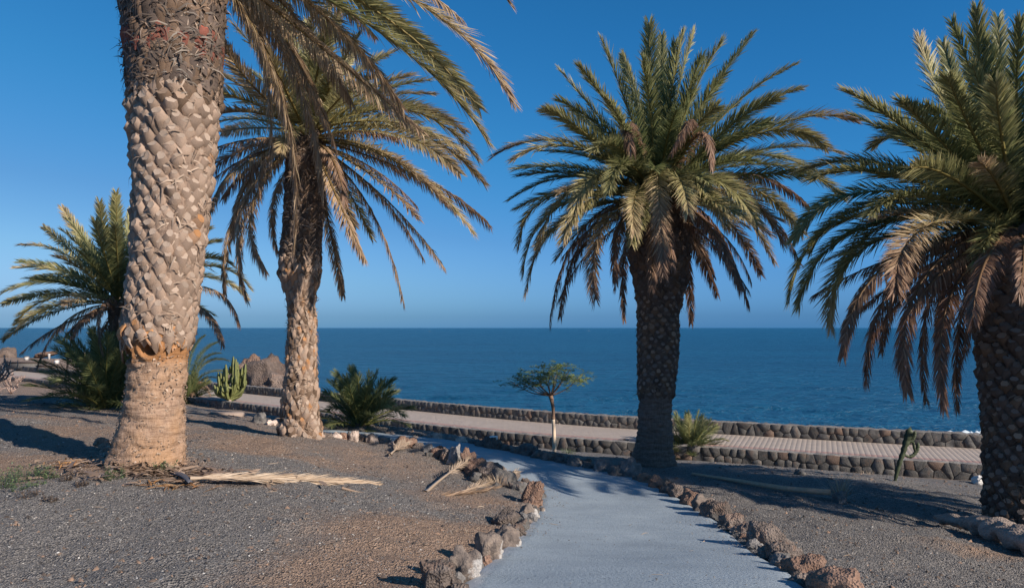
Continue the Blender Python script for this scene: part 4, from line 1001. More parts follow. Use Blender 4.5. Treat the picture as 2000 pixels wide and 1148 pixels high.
# --- young palms without a trunk
def young_palm(px, py, label, tips, seed, ll, Lmax, n_wild, Lw, dens=26, dry=(0.0, 0.1), el=(85, 15), tall=0.12):
    g = G(px, py); d = g[1]; r = np.random.default_rng(seed)
    root = thing('young_palm', Vector(g), label, 'palm', 'young palms without trunks')
    hp = (px, py - tall * F / d)
    mb = MB(); mb.tube([g - [0, 0, 0.1], g + [0, 0, tall * 0.6], g + [0, 0, tall]], [0.16, 0.13, 0.06], 9, (0.8, 0.3, 0.3))
    link('stem_base', mb.mesh('stem_base', [M['core']], True, g), root)
    traced(root, g, hp, d, tips, r, Lmax, ll, rib=0.016, dens=dens, lw=0.013, kd=2.8)
    wild(root, g, P(*hp, d), n_wild, r, Lw, ll, el, None, lambda u, q: (q.uniform(dry[0], dry[1]), q.uniform(dry[1], dry[1] + 0.15)), dens=dens, lw=0.013, kd=2.8)
    return root
young_palm(703, 833, 'dark green young palm bush right of the slender palm', [(655, 727, 685, 775, None, .0, .1), (690, 718, 697, 770, 1, .0, .1), (722, 728, 712, 778, -1, .0, .1), (748, 742, 725, 785, None, 0, .1), (766, 752, 735, 790, 1, 0, .1), (788, 812, 750, 798, -1, 0, .15), (640, 800, 672, 797, None, 0, .1), (634, 770, 668, 785, 1, 0, .1), (770, 785, 735, 800, -1, .05, .2), (645, 750, 675, 780, -1, 0, .1), (675, 735, 690, 780, -1, 0, .1)], 61, 0.30, 1.5, 34, 1.15)
young_palm(1345, 893, 'young palm bush tucked behind the full green palm', [(1320, 812, 1335, 845, None, .1, .25), (1345, 812, 1346, 845, -1, .2, .35), (1375, 818, 1362, 850, 1, .1, .3), (1400, 832, 1372, 855, None, .05, .3), (1420, 860, 1385, 862, -1, .05, .4), (1330, 825, 1338, 855, 1, .05, .2)], 62, 0.28, 1.3, 44, 1.15)
young_palm(205, 797, 'dense dark palm clump at left of the thickest trunk', [(112, 662, 165, 715, None, 0, .1), (135, 690, 170, 730, -1, 0, .1), (152, 665, 180, 715, 1, 0, .1), (180, 645, 195, 705, None, 0, .1), (212, 655, 208, 710, -1, 0, .1), (240, 660, 225, 715, 1, 0, .1), (88, 708, 145, 735, None, .05, .2), (105, 745, 150, 750, -1, .05, .2), (95, 725, 150, 742, 1, .0, .1), (255, 690, 232, 730, 1, 0, .1), (165, 700, 185, 740, -1, .05, .2)], 63, 0.36, 2.0, 46, 1.65, 24)
young_palm(366, 790, 'dark palm clump showing right of the thickest trunk', [(448, 705, 395, 715, None, .1, .3), (425, 668, 385, 705, 1, .0, .15), (440, 725, 395, 735, -1, .1, .3), (400, 655, 372, 700, -1, 0, .1), (410, 760, 385, 745, None, .7, .9), (385, 810, 378, 768, -1, .85, 1), (430, 690, 390, 712, -1, .05, .2), (418, 785, 395, 755, 1, .8, 1.), (370, 640, 360, 700, 1, 0, .1), (442, 745, 398, 740, 1, .1, .3)], 64, 0.36, 1.8, 60, 1.6, 24)

# ------------------------------------------------------------------ rocks along the path
def splash_mat():
    m, nt, b = new_mat('cement_splashed_rock')
    v = coords(nt, world=True); n1 = noise_n(nt, v, 8, 6, 0.65); n2 = noise_n(nt, v, 40, 4, 0.7)
    c = ramp(nt, n1, [(0.3, (0.07, 0.06, 0.058)), (0.5, (0.19, 0.155, 0.135)), (0.7, (0.34, 0.27, 0.22))])
    tc = nt.nodes.new('ShaderNodeTexCoord'); sp = nt.nodes.new('ShaderNodeSeparateXYZ'); nt.links.new(tc.outputs['Object'], sp.inputs[0])
    f = math_n(nt, 'ADD', math_n(nt, 'MULTIPLY', sp.outputs[0], 0.85), math_n(nt, 'MULTIPLY', sp.outputs[2], -0.45))
    f = math_n(nt, 'ADD', f, math_n(nt, 'MULTIPLY', math_n(nt, 'SUBTRACT', noise_n(nt, v, 11, 5, 0.7), 0.5), 1.7))
    c = mixc(nt, math_n(nt, 'MULTIPLY', ramp(nt, f, [(0.42, (0, 0, 0)), (0.62, (1, 1, 1))]), 0.7), c, (0.52, 0.515, 0.51))
    nt.links.new(c, b.inputs['Base Color']); b.inputs['Roughness'].default_value = 0.92
    bump(nt, b, math_n(nt, 'ADD', n1, n2), 0.8, 0.03); return m
M['splash'] = splash_mat()
RK = stone_variants(12, None, 4, 70, 0.35, 0.26)
RKm = {}
def rock_mesh(i, mat):
    if (i, mat) not in RKm: RKm[(i, mat)] = mk_mesh('stone', RK[i][0], RK[i][1], [M[mat]], True)
    return RKm[(i, mat)]
def put_rock(root, base, px, py, w, h, mat, r, name='stone', bury=0.28, depth=None):
    g = G(px, py); d = g[1]; W = w / F * d / 2; H = h / F * d / 2
    i = r.randrange(12); Dp = W * (r.uniform(0.75, 1.1) if depth is None else depth)
    c = g + [0, 0, H * (1 - 2 * bury)]
    mt = Matrix.Translation(Vector(c - base)) @ Matrix.Rotation(r.uniform(-0.35, 0.35), 4, 'Y') @ Matrix.Rotation(r.uniform(-0.5, 0.5), 4, 'Z') @ Matrix.Diagonal((W * 1.06, Dp * 1.0, H * 1.22, 1))
    return link(name, rock_mesh(i, mat), root, mat=mt)
rk = random.Random(12)
g = G(1000, 1040); root = thing('rock_edging', Vector(g), 'row of rough volcanic rocks, some cement-splashed, along the left edge of the path', 'rock border')
LR = [(855, 1146, 78, 64, 'edge_rock'), (908, 1130, 58, 72, 'splash'), (955, 1097, 62, 74, 'splash'), (988, 1069, 52, 48, 'splash'), (1004, 1047, 40, 28, 'edge_rock'), (990, 1030, 60, 40, 'edge_rock'), (1030, 1012, 38, 34, 'splash'), (1040, 984, 38, 56, 'edge_rock'), (1012, 962, 42, 28, 'lava'), (985, 951, 48, 38, 'lava'), (958, 937, 52, 38, 'edge_rock'), (932, 926, 42, 36, 'edge_rock'), (912, 915, 28, 44, 'edge_rock'), (889, 905, 26, 42, 'grey_rock'), (872, 900, 28, 28, 'edge_rock'), (852, 893, 28, 22, 'edge_rock'), (836, 885, 24, 22, 'grey_rock'), (816, 879, 24, 16, 'edge_rock'), (792, 875, 40, 26, 'edge_rock'), (770, 868, 22, 14, 'pale_rock'), (748, 865, 24, 16, 'grey_rock'), (727, 864, 22, 22, 'pale_rock'), (708, 861, 22, 16, 'edge_rock'), (690, 860, 22, 24, 'pale_rock'), (673, 858, 18, 16, 'edge_rock'), (657, 857, 20, 14, 'pale_rock'), (641, 856, 18, 13, 'edge_rock'), (838, 893, 16, 12, 'lava'), (930, 938, 22, 18, 'lava'), (1058, 1000, 14, 12, 'splash'), (970, 955, 20, 14, 'lava')]
for a in LR:
    o = put_rock(root, g, *a, rk)
    if a[0] == 990: o['label'] = 'reddish block-shaped rock at the bend'
g = G(1400, 1010); root = thing('rock_edging', Vector(g), 'row of brown and reddish volcanic rocks along the right edge of the path', 'rock border')
RR = [(1632, 1165, 86, 62, 'edge_rock'), (1572, 1128, 80, 56, 'edge_rock'), (1532, 1096, 62, 48, 'edge_rock'), (1500, 1072, 72, 60, 'edge_rock'), (1458, 1047, 46, 32, 'edge_rock'), (1428, 1034, 46, 40, 'edge_rock'), (1398, 1013, 48, 42, 'edge_rock'), (1373, 1000, 40, 38, 'splash'), (1350, 987, 44, 34, 'edge_rock'), (1326, 973, 38, 30, 'edge_rock'), (1306, 963, 34, 26, 'lava'), (1285, 952, 38, 26, 'edge_rock'), (1262, 943, 28, 22, 'edge_rock'), (1233, 932, 36, 44, 'grey_rock'), (1205, 929, 34, 24, 'lava'), (1178, 921, 38, 28, 'grey_rock'), (1150, 915, 24, 16, 'lava'), (1120, 910, 28, 20, 'grey_rock'), (1095, 905, 26, 16, 'lava'), (1070, 900, 26, 18, 'edge_rock'), (1050, 895, 28, 20, 'lava'), (1030, 889, 34, 28, 'lava'), (1010, 886, 26, 18, 'lava'), (985, 881, 22, 14, 'edge_rock'), (964, 877, 34, 30, 'edge_rock'), (944, 873, 28, 18, 'lava'), (925, 868, 20, 12, 'grey_rock'), (900, 864, 24, 14, 'pale_rock'), (880, 861, 22, 13, 'grey_rock'), (852, 858, 20, 16, 'pale_rock'), (836, 856, 14, 10, 'grey_rock'), (815, 853, 18, 9, 'edge_rock'), (790, 850, 18, 10, 'grey_rock'), (762, 848, 18, 10, 'edge_rock'), (1480, 1062, 30, 22, 'lava'), (1545, 1112, 34, 26, 'lava'), (1415, 1030, 22, 18, 'pale_rock'), (1340, 984, 20, 14, 'lava'), (1245, 940, 18, 14, 'edge_rock'), (1600, 1146, 40, 34, 'lava')]
for a in RR:
    o = put_rock(root, g, *a, rk)
    if a[0] == 1233: o['label'] = 'upright smooth grey rock beside the shaded palm'

for E, tag_i in ((LEd, 0), (REd, 1)):
    rt_ = [o for o in bpy.data.objects if o.name.startswith('rock_edging')][tag_i]
    q = resample(E, 0.16)
    for p in q:
        if 4.2 < p[1] < 14.5 and rk.random() < 0.75:
            x, y = p[0] + (-0.07 if tag_i == 0 else 0.07) + rk.uniform(-0.05, 0.05), p[1] + rk.uniform(-0.05, 0.05)
            z = float(ground(np.array([x]), np.array([y]))[0]); s_ = rk.uniform(0.04, 0.085)
            link('stone', rock_mesh(rk.randrange(12), rk.choice(['edge_rock', 'edge_rock', 'lava', 'grey_rock'])), rt_, mat=Matrix.Translation((x - rt_.location[0], y - rt_.location[1], z + s_ * 0.35 - rt_.location[2])) @ Matrix.Rotation(rk.uniform(0, 6), 4, 'Z') @ Matrix.Rotation(rk.uniform(-1, 1), 4, 'Y') @ Matrix.Diagonal((s_ * 1.3, s_, s_ * 0.9, 1)))

def lone_rock(px, py, w, h, mat, label, group=None, cat='rock', name='rock', seed=0, bury=0.2, depth=None):
    r = random.Random(seed + px); g = G(px, py); o = put_rock(None, np.zeros(3), px, py, w, h, mat, r, name, bury, depth)
    return tag(o, label, cat, group)
lone_rock(1640, 987, 26, 32, 'grey_rock', 'upright pale grey rock by the dry grass tuft right of the path')
lone_rock(1912, 944, 22, 16, 'white', 'small whitewashed rock at left foot of the rightmost palm')
lone_rock(505, 826, 30, 22, 'grey_rock', 'grey rock lying left of the slender palm base')
lone_rock(530, 833, 20, 14, 'pale_rock', 'small pale rock between the grey rock and the slender palm', seed=3)
lone_rock(1216, 884, 36, 30, 'edge_rock', 'reddish rock leaning on the garden wall left of the shaded palm', seed=2)
lone_rock(1256, 884, 46, 34, 'lava', 'dark lava rock leaning on the garden wall behind the shaded palm', seed=5)
lone_rock(1560, 928, 22, 12, 'lava', 'dark flat rock in the shade under the garden wall', seed=6)

# boulders behind the sea wall and on the headland
def boulder(px, py, w, h, d, label, mat='boulder', seed=0):
    r = random.Random(seed); p = P(px, py, d); W = w / F * d / 2; H = h / F * d / 2
    mt = Matrix.Translation(Vector(p)) @ Matrix.Rotation(r.uniform(-0.3, 0.3), 4, 'Y') @ Matrix.Rotation(r.uniform(0, 6), 4, 'Z') @ Matrix.Diagonal((W * 1.05, W * 0.95, H * 1.05, 1))
    tag(link('boulder', rock_mesh(r.randrange(12), mat), mat=mt), label, 'boulder', 'boulders on the shore')
boulder(522, 738, 84, 72, 44, 'largest round brown boulder behind the sea wall, left of the slender palm', seed=1)
boulder(489, 722, 40, 52, 46, 'upright reddish boulder left of the largest one behind the sea wall', seed=2)
boulder(468, 742, 56, 52, 45, 'grey brown boulder beside the candelabra cactus top', seed=3)
boulder(545, 752, 50, 44, 43, 'low boulder behind the sea wall, touching the slender palm trunk', seed=4)
boulder(8, 694, 36, 30, 98, 'reddish rock mound on the far headland at the left border', seed=5)
boulder(650, 792, 46, 34, 36, 'dark brown boulder behind the young palm right of the slender palm', seed=6)
boulder(90, 692, 40, 9, 97, 'low flat rock on the far headland edge', seed=8)
boulder(150, 693, 46, 9, 92, 'low flat rock on the headland behind the leftmost palm', seed=9)

# ------------------------------------------------------------------ gravel, shells, litter
def ptest(x, y): return inside(x, y, poly)
def scatter(n, seed, dmin, dmax, pw=1.0):
    r = np.random.default_rng(seed); u = r.random(n * 2)
    d = dmin + (dmax - dmin) * u ** pw; x = (r.random(n * 2) * 2060 - 30 - CX) / F * d
    k = (~ptest(x, d)) & (prom_dist(x, d) < -0.5); return x[k][:n], d[k][:n], r
def chips(name, n, seed, dmin, dmax, smin, smax, mat, flat=0.7, pw=1.0, label=None, cat=None, mask=None):
    x, y, r = scatter(n, seed, dmin, dmax, pw)
    if mask is not None:
        k = mask(x, y, r); x = x[k]; y = y[k]
    n = len(x)
    z = ground(x, y, True); s = (smin + (smax - smin) * r.random(n) ** 2.2)[:, None, None] * (0.6 + 0.4 * (y / 8.0).clip(0.5, 1.6))[:, None, None]
    T = np.array([(1, 0, -0.4), (-0.5, 0.87, -0.4), (-0.5, -0.87, -0.4), (0.1, 0.05, 0.9)])[None] + r.normal(0, 0.3, (n, 4, 3))
    a = r.uniform(0, 6.28, n); ca, sa = np.cos(a), np.sin(a)
    Rm = np.stack([np.stack([ca, -sa, 0 * a], -1), np.stack([sa, ca, 0 * a], -1), np.stack([0 * a, 0 * a, 1 + 0 * a], -1)], 1)
    T = np.einsum('nij,nkj->nki', Rm, T) * s * [1, 1, flat]
    V = T + np.stack([x, y, z + 0.3 * s[:, 0, 0] * flat], -1)[:, None]
    i = np.arange(n)[:, None] * 4; f = np.concatenate([i + [0, 1, 3], i + [1, 2, 3], i + [2, 0, 3]])
    g = np.repeat(r.random(n), 4)
    return tag(link(name, mk_mesh(name, V.reshape(-1, 3), f, [mat], False, {'tone': np.stack([g, g, g], 1)})), label, cat, kind='stuff')
def chip_mat(name, stops):
    m, nt, b = new_mat(name); col, s = attr_n(nt, 'tone'); nt.links.new(ramp(nt, s[0], stops), b.inputs['Base Color']); b.inputs['Roughness'].default_value = 0.95; return m
M['grit'] = chip_mat('lapilli', [(0.0, (0.075, 0.073, 0.073)), (0.5, (0.19, 0.186, 0.184)), (0.85, (0.28, 0.265, 0.255)), (1.0, (0.38, 0.34, 0.31))])
M['shell'] = chip_mat('shell', [(0.0, (0.45, 0.42, 0.38)), (1.0, (0.78, 0.76, 0.72))])
M['clod'] = chip_mat('clod', [(0.0, (0.06, 0.05, 0.046)), (0.6, (0.19, 0.14, 0.11)), (1.0, (0.32, 0.21, 0.15))])
def dust_at(x, y):
    ix = np.clip(np.searchsorted(gx, x), 0, len(gx) - 1); iy = np.clip(np.searchsorted(gy, y), 0, len(gy) - 1); return dust[iy, ix]
thin_out = lambda x, y, r: (r.random(len(x)) > 0.8 * dust_at(x, y)) & (r.random(len(x)) < np.clip(0.35 + 1.6 * noise3(np.stack([x * 1.1, y * 1.1, 0 * x], -1)) + 0.5, 0.25, 1))
chips('gravel', 130000, 1, 3.9, 13.0, 0.003, 0.0105, M['grit'], 0.75, 1.35, 'dark volcanic gravel strewn over the whole garden ground', 'gravel', thin_out)
chips('gravel', 5000, 5, 3.9, 18.0, 0.010, 0.030, M['clod'], 0.6, 1.2, 'larger brown clods and stones scattered in the gravel', 'gravel')
chips('shell_fragments', 2400, 2, 3.9, 11.0, 0.004, 0.015, M['shell'], 0.4, 1.3, 'white shell fragments scattered over the gravel', 'shells', lambda x, y, r: ((x < 0.2) & (r.random(len(x)) < np.clip(0.35 - 0.2 * x, 0.2, 1))) | (r.random(len(x)) < 0.1))
rp = np.random.default_rng(41); sp_x = []; sp_y = []
for E, sg in ((LEd, 1), (REd, -1)):
    e_ = E[(E[:, 1] > 3.8) & (E[:, 1] < 13)]
    for k in range(900):
        q = e_[rp.integers(len(e_))]; sp_x.append(q[0] + sg * abs(rp.normal(0, 0.16))); sp_y.append(q[1] + rp.normal(0, 0.06))
for k in range(260): 
    yy_ = rp.uniform(3.9, 11); sp_x.append(rp.uniform(-0.3, 2.2)); sp_y.append(yy_)
_scatter = scatter
scatter = lambda n, seed, a, b, pw=1.0: (np.array(sp_x), np.array(sp_y), np.random.default_rng(9))
o_g = chips('gravel', 1, 1, 0, 1, 0.004, 0.011, M['grit'], 0.7, 1.0, 'dark grit spilled over the edges of the concrete path', 'gravel'); o_g.location.z = 0.03
scatter = _scatter
def strips(name, cx, cy, rx, ry, n, seed, mat, ln, wd, label, cat, lift=0.02, kind='stuff', top=True, ang=None, curl=0.02):
    r = np.random.default_rng(seed); x = cx + r.normal(0, rx, n); y = cy + r.normal(0, ry, n); z = ground(x, y, True) + 0.006 + lift * r.random(n)
    a = r.uniform(0, 6.28, n) if ang is None else ang + r.normal(0, 0.5, n); l = r.uniform(ln[0], ln[1], n)[:, None]; dr_ = np.stack([np.cos(a), np.sin(a), r.normal(0, 0.06, n)], 1); w = np.stack([-np.sin(a), np.cos(a), r.normal(0, 0.3, n)], 1) * r.uniform(wd[0], wd[1], n)[:, None]
    c = np.stack([x, y, z], 1); up = np.array([0, 0, 1.0]) * r.uniform(0, curl, (n, 1))
    ends = []
    for t_, k in ((-0.5, 0.5), (-0.15, 1.0), (0.2, 1.0), (0.5, 0.15)):
        q = c + dr_ * l * t_ + up * (1 - abs(t_) * 2); q[:, 2] = np.maximum(q[:, 2], ground(q[:, 0], q[:, 1], True) + 0.004); ends += [q - w * k, q + w * k]
    V = np.stack(ends, 1).reshape(-1, 3); i = np.arange(n)[:, None] * 8
    f = np.concatenate([i + [0, 1, 3, 2], i + [2, 3, 5, 4], i + [4, 5, 7, 6]]); g = np.repeat(r.random(n), 8)
    o = link(name, mk_mesh(name, V, f, [mat], False, {'tone': np.stack([g, g, g], 1)}))
    return tag(o, label, cat, kind=kind)
g1 = G(300, 925)
strips('palm_litter', g1[0] + 0.1, g1[1], 0.5, 0.2, 260, 3, M['husk'], (0.10, 0.42), (0.006, 0.024), 'heap of dry brown husks and fibres at the foot of the thickest palm', 'palm litter', 0.05, curl=0.05)
g1 = G(225, 905)
strips('palm_litter', g1[0], g1[1], 0.42, 0.2, 170, 4, M['husk'], (0.08, 0.25), (0.005, 0.016), 'greyish bark scraps left of the thickest palm base', 'palm litter', 0.04, curl=0.04)
g1 = G(345, 947)
strips('palm_litter', g1[0] + 0.02, g1[1], 0.24, 0.07, 40, 5, M['orange_husk'], (0.10, 0.30), (0.004, 0.012), 'orange fibre scraps in front of the thickest palm base', 'palm litter', 0.03)
g1 = G(124, 914)
tag(strips('palm_litter', g1[0], g1[1], 0.10, 0.05, 26, 6, M['orange_husk'], (0.10, 0.28), (0.004, 0.012), 'small bright orange fibre pile left of the thickest palm', 'palm litter', 0.06, curl=0.06), kind='stuff')
strips('leaf_litter', -0.5, 8.5, 2.8, 2.2, 260, 7, M['straw'], (0.03, 0.14), (0.002, 0.005), 'dry straw coloured leaflets strewn over the gravel', 'leaf litter', 0.008)
strips('leaf_litter', 5.0, 10.0, 1.8, 1.8, 90, 8, M['straw'], (0.03, 0.14), (0.002, 0.005), 'dry leaflets strewn over the ground right of the path', 'leaf litter', 0.008)
# torn sheath lying by the big palm
a, c = G(340, 930), G(372, 947); mb = MB(); ts = np.linspace(0, 1, 9); V = []
for t_ in ts:
    q = a + (c - a) * t_ + [0, 0, 0.015 + 0.03 * math.sin(3.1 * t_)]; w = 0.04 * (1 - 0.55 * t_)
    for s_ in np.linspace(-1, 1, 7): V.append(q + [0.5 * w * s_, w * s_ * 0.9, 0.02 * (1 - s_ * s_) * (1 - 0.4 * t_)])
me = mk_mesh('fallen_sheath', np.array(V), grid_faces(9, 7), [M['black_plastic']], True); o = link('fallen_sheath', me)
md = o.modifiers.new('thickness', 'SOLIDIFY'); md.thickness = 0.012
tag(o, 'dark bluish leaf sheath lying at the foot of the thickest palm', 'leaf sheath')
# gnarled root lumps on the left side of the big palm's foot
gb = G(214, 893); root = thing('root_clump', Vector(gb), 'knotty grey root lumps at the left foot of the thickest palm', 'roots')
rk2 = random.Random(5)
for i in range(16):
    t_ = i / 15; q = np.array(G(196 + 60 * t_, 878 + 26 * t_)) + [rk2.uniform(-0.05, 0.05), rk2.uniform(-0.05, 0.05), 0.02 + rk2.uniform(0, 0.08)]
    s_ = rk2.uniform(0.035, 0.085)
    RKm.setdefault('root', None)
    o = link('root_lump', rock_mesh(rk2.randrange(12), 'husk_rock'), root, mat=Matrix.Translation(Vector(q - gb)) @ Matrix.Rotation(rk2.uniform(0, 3), 4, 'Z') @ Matrix.Rotation(rk2.uniform(-0.6, 0.6), 4, 'Y') @ Matrix.Diagonal((s_ * 1.4, s_, s_ * 0.9, 1))) if 'husk_rock' in M else None

# ------------------------------------------------------------------ fallen fronds
def ground_frond(name, p0, pm, p2, label, seed, mat='straw', lift=(0.06, 0.05, 0.02), **kw):
    a, m_, c = [np.array(G(*q)) for q in (p0, pm, p2)]; a[2] += lift[0]; m_[2] += lift[1]; c[2] += lift[2]
    mb = MB(); frond_geo(mb, a, 2 * m_ - 0.5 * (a + c), c, np.random.default_rng(seed), **kw)
    me = mb.mesh(name, [M[mat]], False, a)
    return tag(link(name, me, loc=Vector(a)), label, 'palm frond', 'fallen dry palm fronds')
ground_frond('fallen_frond', (372, 946), (550, 944), (735, 949), 'long pale dry palm frond lying right of the thickest palm', 1, ll=0.36, dry=(1, 1), rib=0.014, fold=0.1, sag=0.0, sweep=7, dens=60, t0=0.02, lw=0.011, kd=2.0)
ground_frond('fallen_frond', (668, 957), (835, 973), (1000, 952), 'thin bare dry frond curving towards the left rock border', 2, 'husk', lift=(0.02, 0.015, 0.04), ll=0.25, dry=(1, 1), rib=0.008, fold=0.1, sag=0, sweep=14, dens=20, t0=0.55, lw=0.012)
ground_frond('fallen_frond', (832, 968), (872, 944), (925, 915), 'short dry frond with thick tan stalk leaning on the left rocks', 3, ll=0.24, dry=(1, 1), rib=0.024, fold=0.3, sag=0.02, sweep=20, dens=14, t0=0.55, lw=0.006, thin=0.4, lift=(0.04, 0.12, 0.2))
ground_frond('fallen_frond', (900, 962), (950, 952), (1010, 936), 'pale shredded frond lying against the dark rocks at the bend', 4, ll=0.34, dry=(1, 1), rib=0.012, fold=0.4, sag=0.02, sweep=17, dens=22, t0=0.1, lw=0.006, thin=0.3, lift=(0.02, 0.06, 0.12))
ground_frond('fallen_frond', (762, 890), (785, 880), (812, 866), 'small dry frond tip at the start of the left rock border', 5, ll=0.26, dry=(1, 1), rib=0.016, fold=0.4, sag=0.05, sweep=24, dens=50, t0=0.2, lw=0.008, lift=(0.03, 0.1, 0.12))
def tube_thing(name, pts, rad, mat, label, cat, group=None, sides=8, wob=0.0, seed=1):
    pts = resample(np.array(pts), 18); n = len(pts); r = np.random.default_rng(seed)
    mb = MB(); mb.tube(pts, np.interp(np.linspace(0, 1, n), np.linspace(0, 1, len(rad)), rad) * (1 + wob * r.normal(0, 1, n)), sides)
    me = mb.mesh(name, [mat], True, pts[0]); return tag(link(name, me, loc=Vector(pts[0])), label, cat, group)
tube_thing('fallen_frond_stalk', [G(1352, 930) + [0, 0, .05], G(1440, 946) + [0, 0, .06], G(1530, 962) + [0, 0, .07], G(1622, 974) + [0, 0, .10]], [0.022, 0.032, 0.042, 0.048], M['stalk'], 'long bare brown frond stalk lying in the shade right of the path', 'frond stalk', sides=7, wob=0.06)
def tuft(px, py, n, h, spread, mat, label, cat='grass', seed=1, w=0.004, name='dry_grass_tuft', up=0.6):
    g = G(px, py); r = np.random.default_rng(seed); a = r.uniform(0, 6.28, n); l = h * r.uniform(0.55, 1.1, n); e = np.clip(r.normal(up, 0.35, n), 0.08, 1.5)
    h_ = np.stack([np.cos(a), np.sin(a), 0 * a], 1); up_ = np.array([0, 0, 1.0]); b0 = g + h_ * (spread * r.random(n))[:, None]
    m_ = b0 + h_ * (np.cos(e) * l * 0.5)[:, None] + up_ * (np.sin(e) * l * 0.55)[:, None]; t_ = b0 + h_ * (np.cos(e) * l)[:, None] + up_ * (np.sin(e) * l * 0.85)[:, None]
    wv = np.stack([-np.sin(a), np.cos(a), 0 * a], 1) * w
    V = np.stack([b0 - wv, b0 + wv, m_ - wv, m_ + wv, t_], 1).reshape(-1, 3); i = np.arange(n)[:, None] * 5
    f = np.concatenate([i + [0, 1, 3], i + [0, 3, 2], i + [2, 3, 4]]); q = np.repeat(r.random(n), 5)
    return tag(link(name, mk_mesh(name, V - g, f, [M[mat]], False, {'tone': np.stack([q, q, q], 1)}), loc=Vector(g)), label, cat)
tuft(1640, 975, 90, 0.55, 0.06, 'straw', 'spiky dry grass tuft at the end of the bare stalk', seed=3, w=0.005, up=0.75)
tuft(975, 955, 150, 0.3, 0.12, 'straw', 'straw coloured dry grass tuft between the dark rocks at the bend', seed=4, w=0.003)
tuft(905, 912, 110, 0.28, 0.12, 'straw', 'dry grass tuft among the left rocks behind the stalked frond', seed=5, w=0.003)
tuft(1110, 885, 120, 0.16, 0.22, 'weed', 'thin yellowish grass at the foot of the small tree', seed=6, w=0.003, up=1.0)
tuft(1700, 928, 60, 0.14, 0.3, 'straw', 'low yellow grass under the garden wall beside the thin cactus', seed=8, w=0.003)
# weeds: sprigs of small leaves
def weed(px, py, rad, h, n, mat, label, seed, group):
    g = G(px, py); r = np.random.default_rng(seed); mb = MB(); k = 9
    for s in range(n):
        a = r.uniform(0, 6.28); q = g + np.array([math.cos(a), math.sin(a), 0]) * rad * math.sqrt(r.random()); lean = np.array([math.cos(a), math.sin(a), 0]) * r.uniform(0, 0.5) + [0, 0, 1]
        hh = h * r.uniform(0.5, 1.1)
        for j in range(k):
            c = q + lean * hh * (j + 1) / k; d_ = unit(np.array([r.normal(), r.normal(), r.normal(0.3, 0.5)])); l = r.uniform(0.012, 0.035); w = unit(np.cross(d_, [0.2, 0.1, 1])) * l * 0.25
            mb.add([c, c + d_ * l * 0.5 + w, c + d_ * l, c + d_ * l * 0.5 - w], [(0, 1, 2), (0, 2, 3)], None, (0.2, r.random(), 0.0))
        mb.add([q - [0.002, 0, 0.01], q + [0.002, 0, -0.01], q + lean * hh], [(0, 1, 2)], None, (0.2, 0.2, 0.0))
    return tag(link('weed', mb.mesh('weed', [M[mat]], False, g), loc=Vector(g)), label, 'weed', group)
weed(225, 938, 0.09, 0.13, 34, 'weed', 'bright green weed in front of the thickest palm', 1, 'weeds on the gravel')
weed(52, 935, 0.22, 0.14, 70, 'weed', 'widest green weed patch near the left border', 2, 'weeds on the gravel')
weed(5, 955, 0.16, 0.17, 60, 'weed', 'green weed cut by the left border', 3, 'weeds on the gravel')
weed(52, 960, 0.15, 0.09, 40, 'weed', 'low grey green weed just below the widest weed patch', 4, 'weeds on the gravel')
weed(103, 937, 0.07, 0.07, 22, 'weed', 'small green weed right of the widest weed patch', 5, 'weeds on the gravel')
weed(283, 917, 0.08, 0.13, 26, 'weed', 'green sprig growing in the husks at the thickest palm', 6, 'weeds on the gravel')
weed(322, 921, 0.09, 0.12, 28, 'weed', 'green sprig touching the front of the thickest trunk', 7, 'weeds on the gravel')
weed(130, 943, 0.06, 0.10, 26, 'dead_weed', 'dry brown weed right of the small green weed', 8, 'weeds on the gravel')
weed(57, 978, 0.09, 0.09, 30, 'dead_weed', 'dry dark weed below the green weeds at left', 9, 'weeds on the gravel')
weed(160, 952, 0.06, 0.07, 22, 'dead_weed', 'dry brown weed left of the bright green weed', 10, 'weeds on the gravel')
weed(95, 985, 0.06, 0.07, 18, 'dead_weed', 'lowest dry weed on the gravel at left', 11, 'weeds on the gravel')
weed(82, 955, 0.04, 0.06, 12, 'dead_weed', 'tiny dry weed between the green patches at left', 12, 'weeds on the gravel')

# pale weathered log at the right border
pts = resample(np.array([G(1828, 1018) + [0, 0, .05], G(1880, 1034) + [0, 0, .10], G(1930, 1052) + [0, 0, .14], G(1985, 1076) + [0, 0, .17], G(2060, 1100) + [0, 0, .12]]), 60)
rad = np.interp(np.linspace(0, 1, 60), [0, 0.15, 0.5, 1], [0.02, 0.07, 0.115, 0.15]); n_s = 28; th = np.linspace(0, 2 * np.pi, n_s, endpoint=False)
T = unit(np.gradient(pts, axis=0)); A = unit(np.cross(T, [0, 0, 1.0])); B = np.cross(A, T)
V = pts[:, None] + rad[:, None, None] * (np.cos(th)[None, :, None] * A[:, None] * 1.25 + np.sin(th)[None, :, None] * B[:, None] * 0.85)
V = V + unit(V - pts[:, None]) * (0.06 * fbm(V * [6, 6, 6], 4))[..., None]
me = mk_mesh('weathered_log', V.reshape(-1, 3) - pts[0], grid_faces(60, n_s, True), [M['pale_rock']], True)
tag(link('weathered_log', me, loc=Vector(pts[0])), 'pale weathered log lying in front of the rightmost palm', 'log')
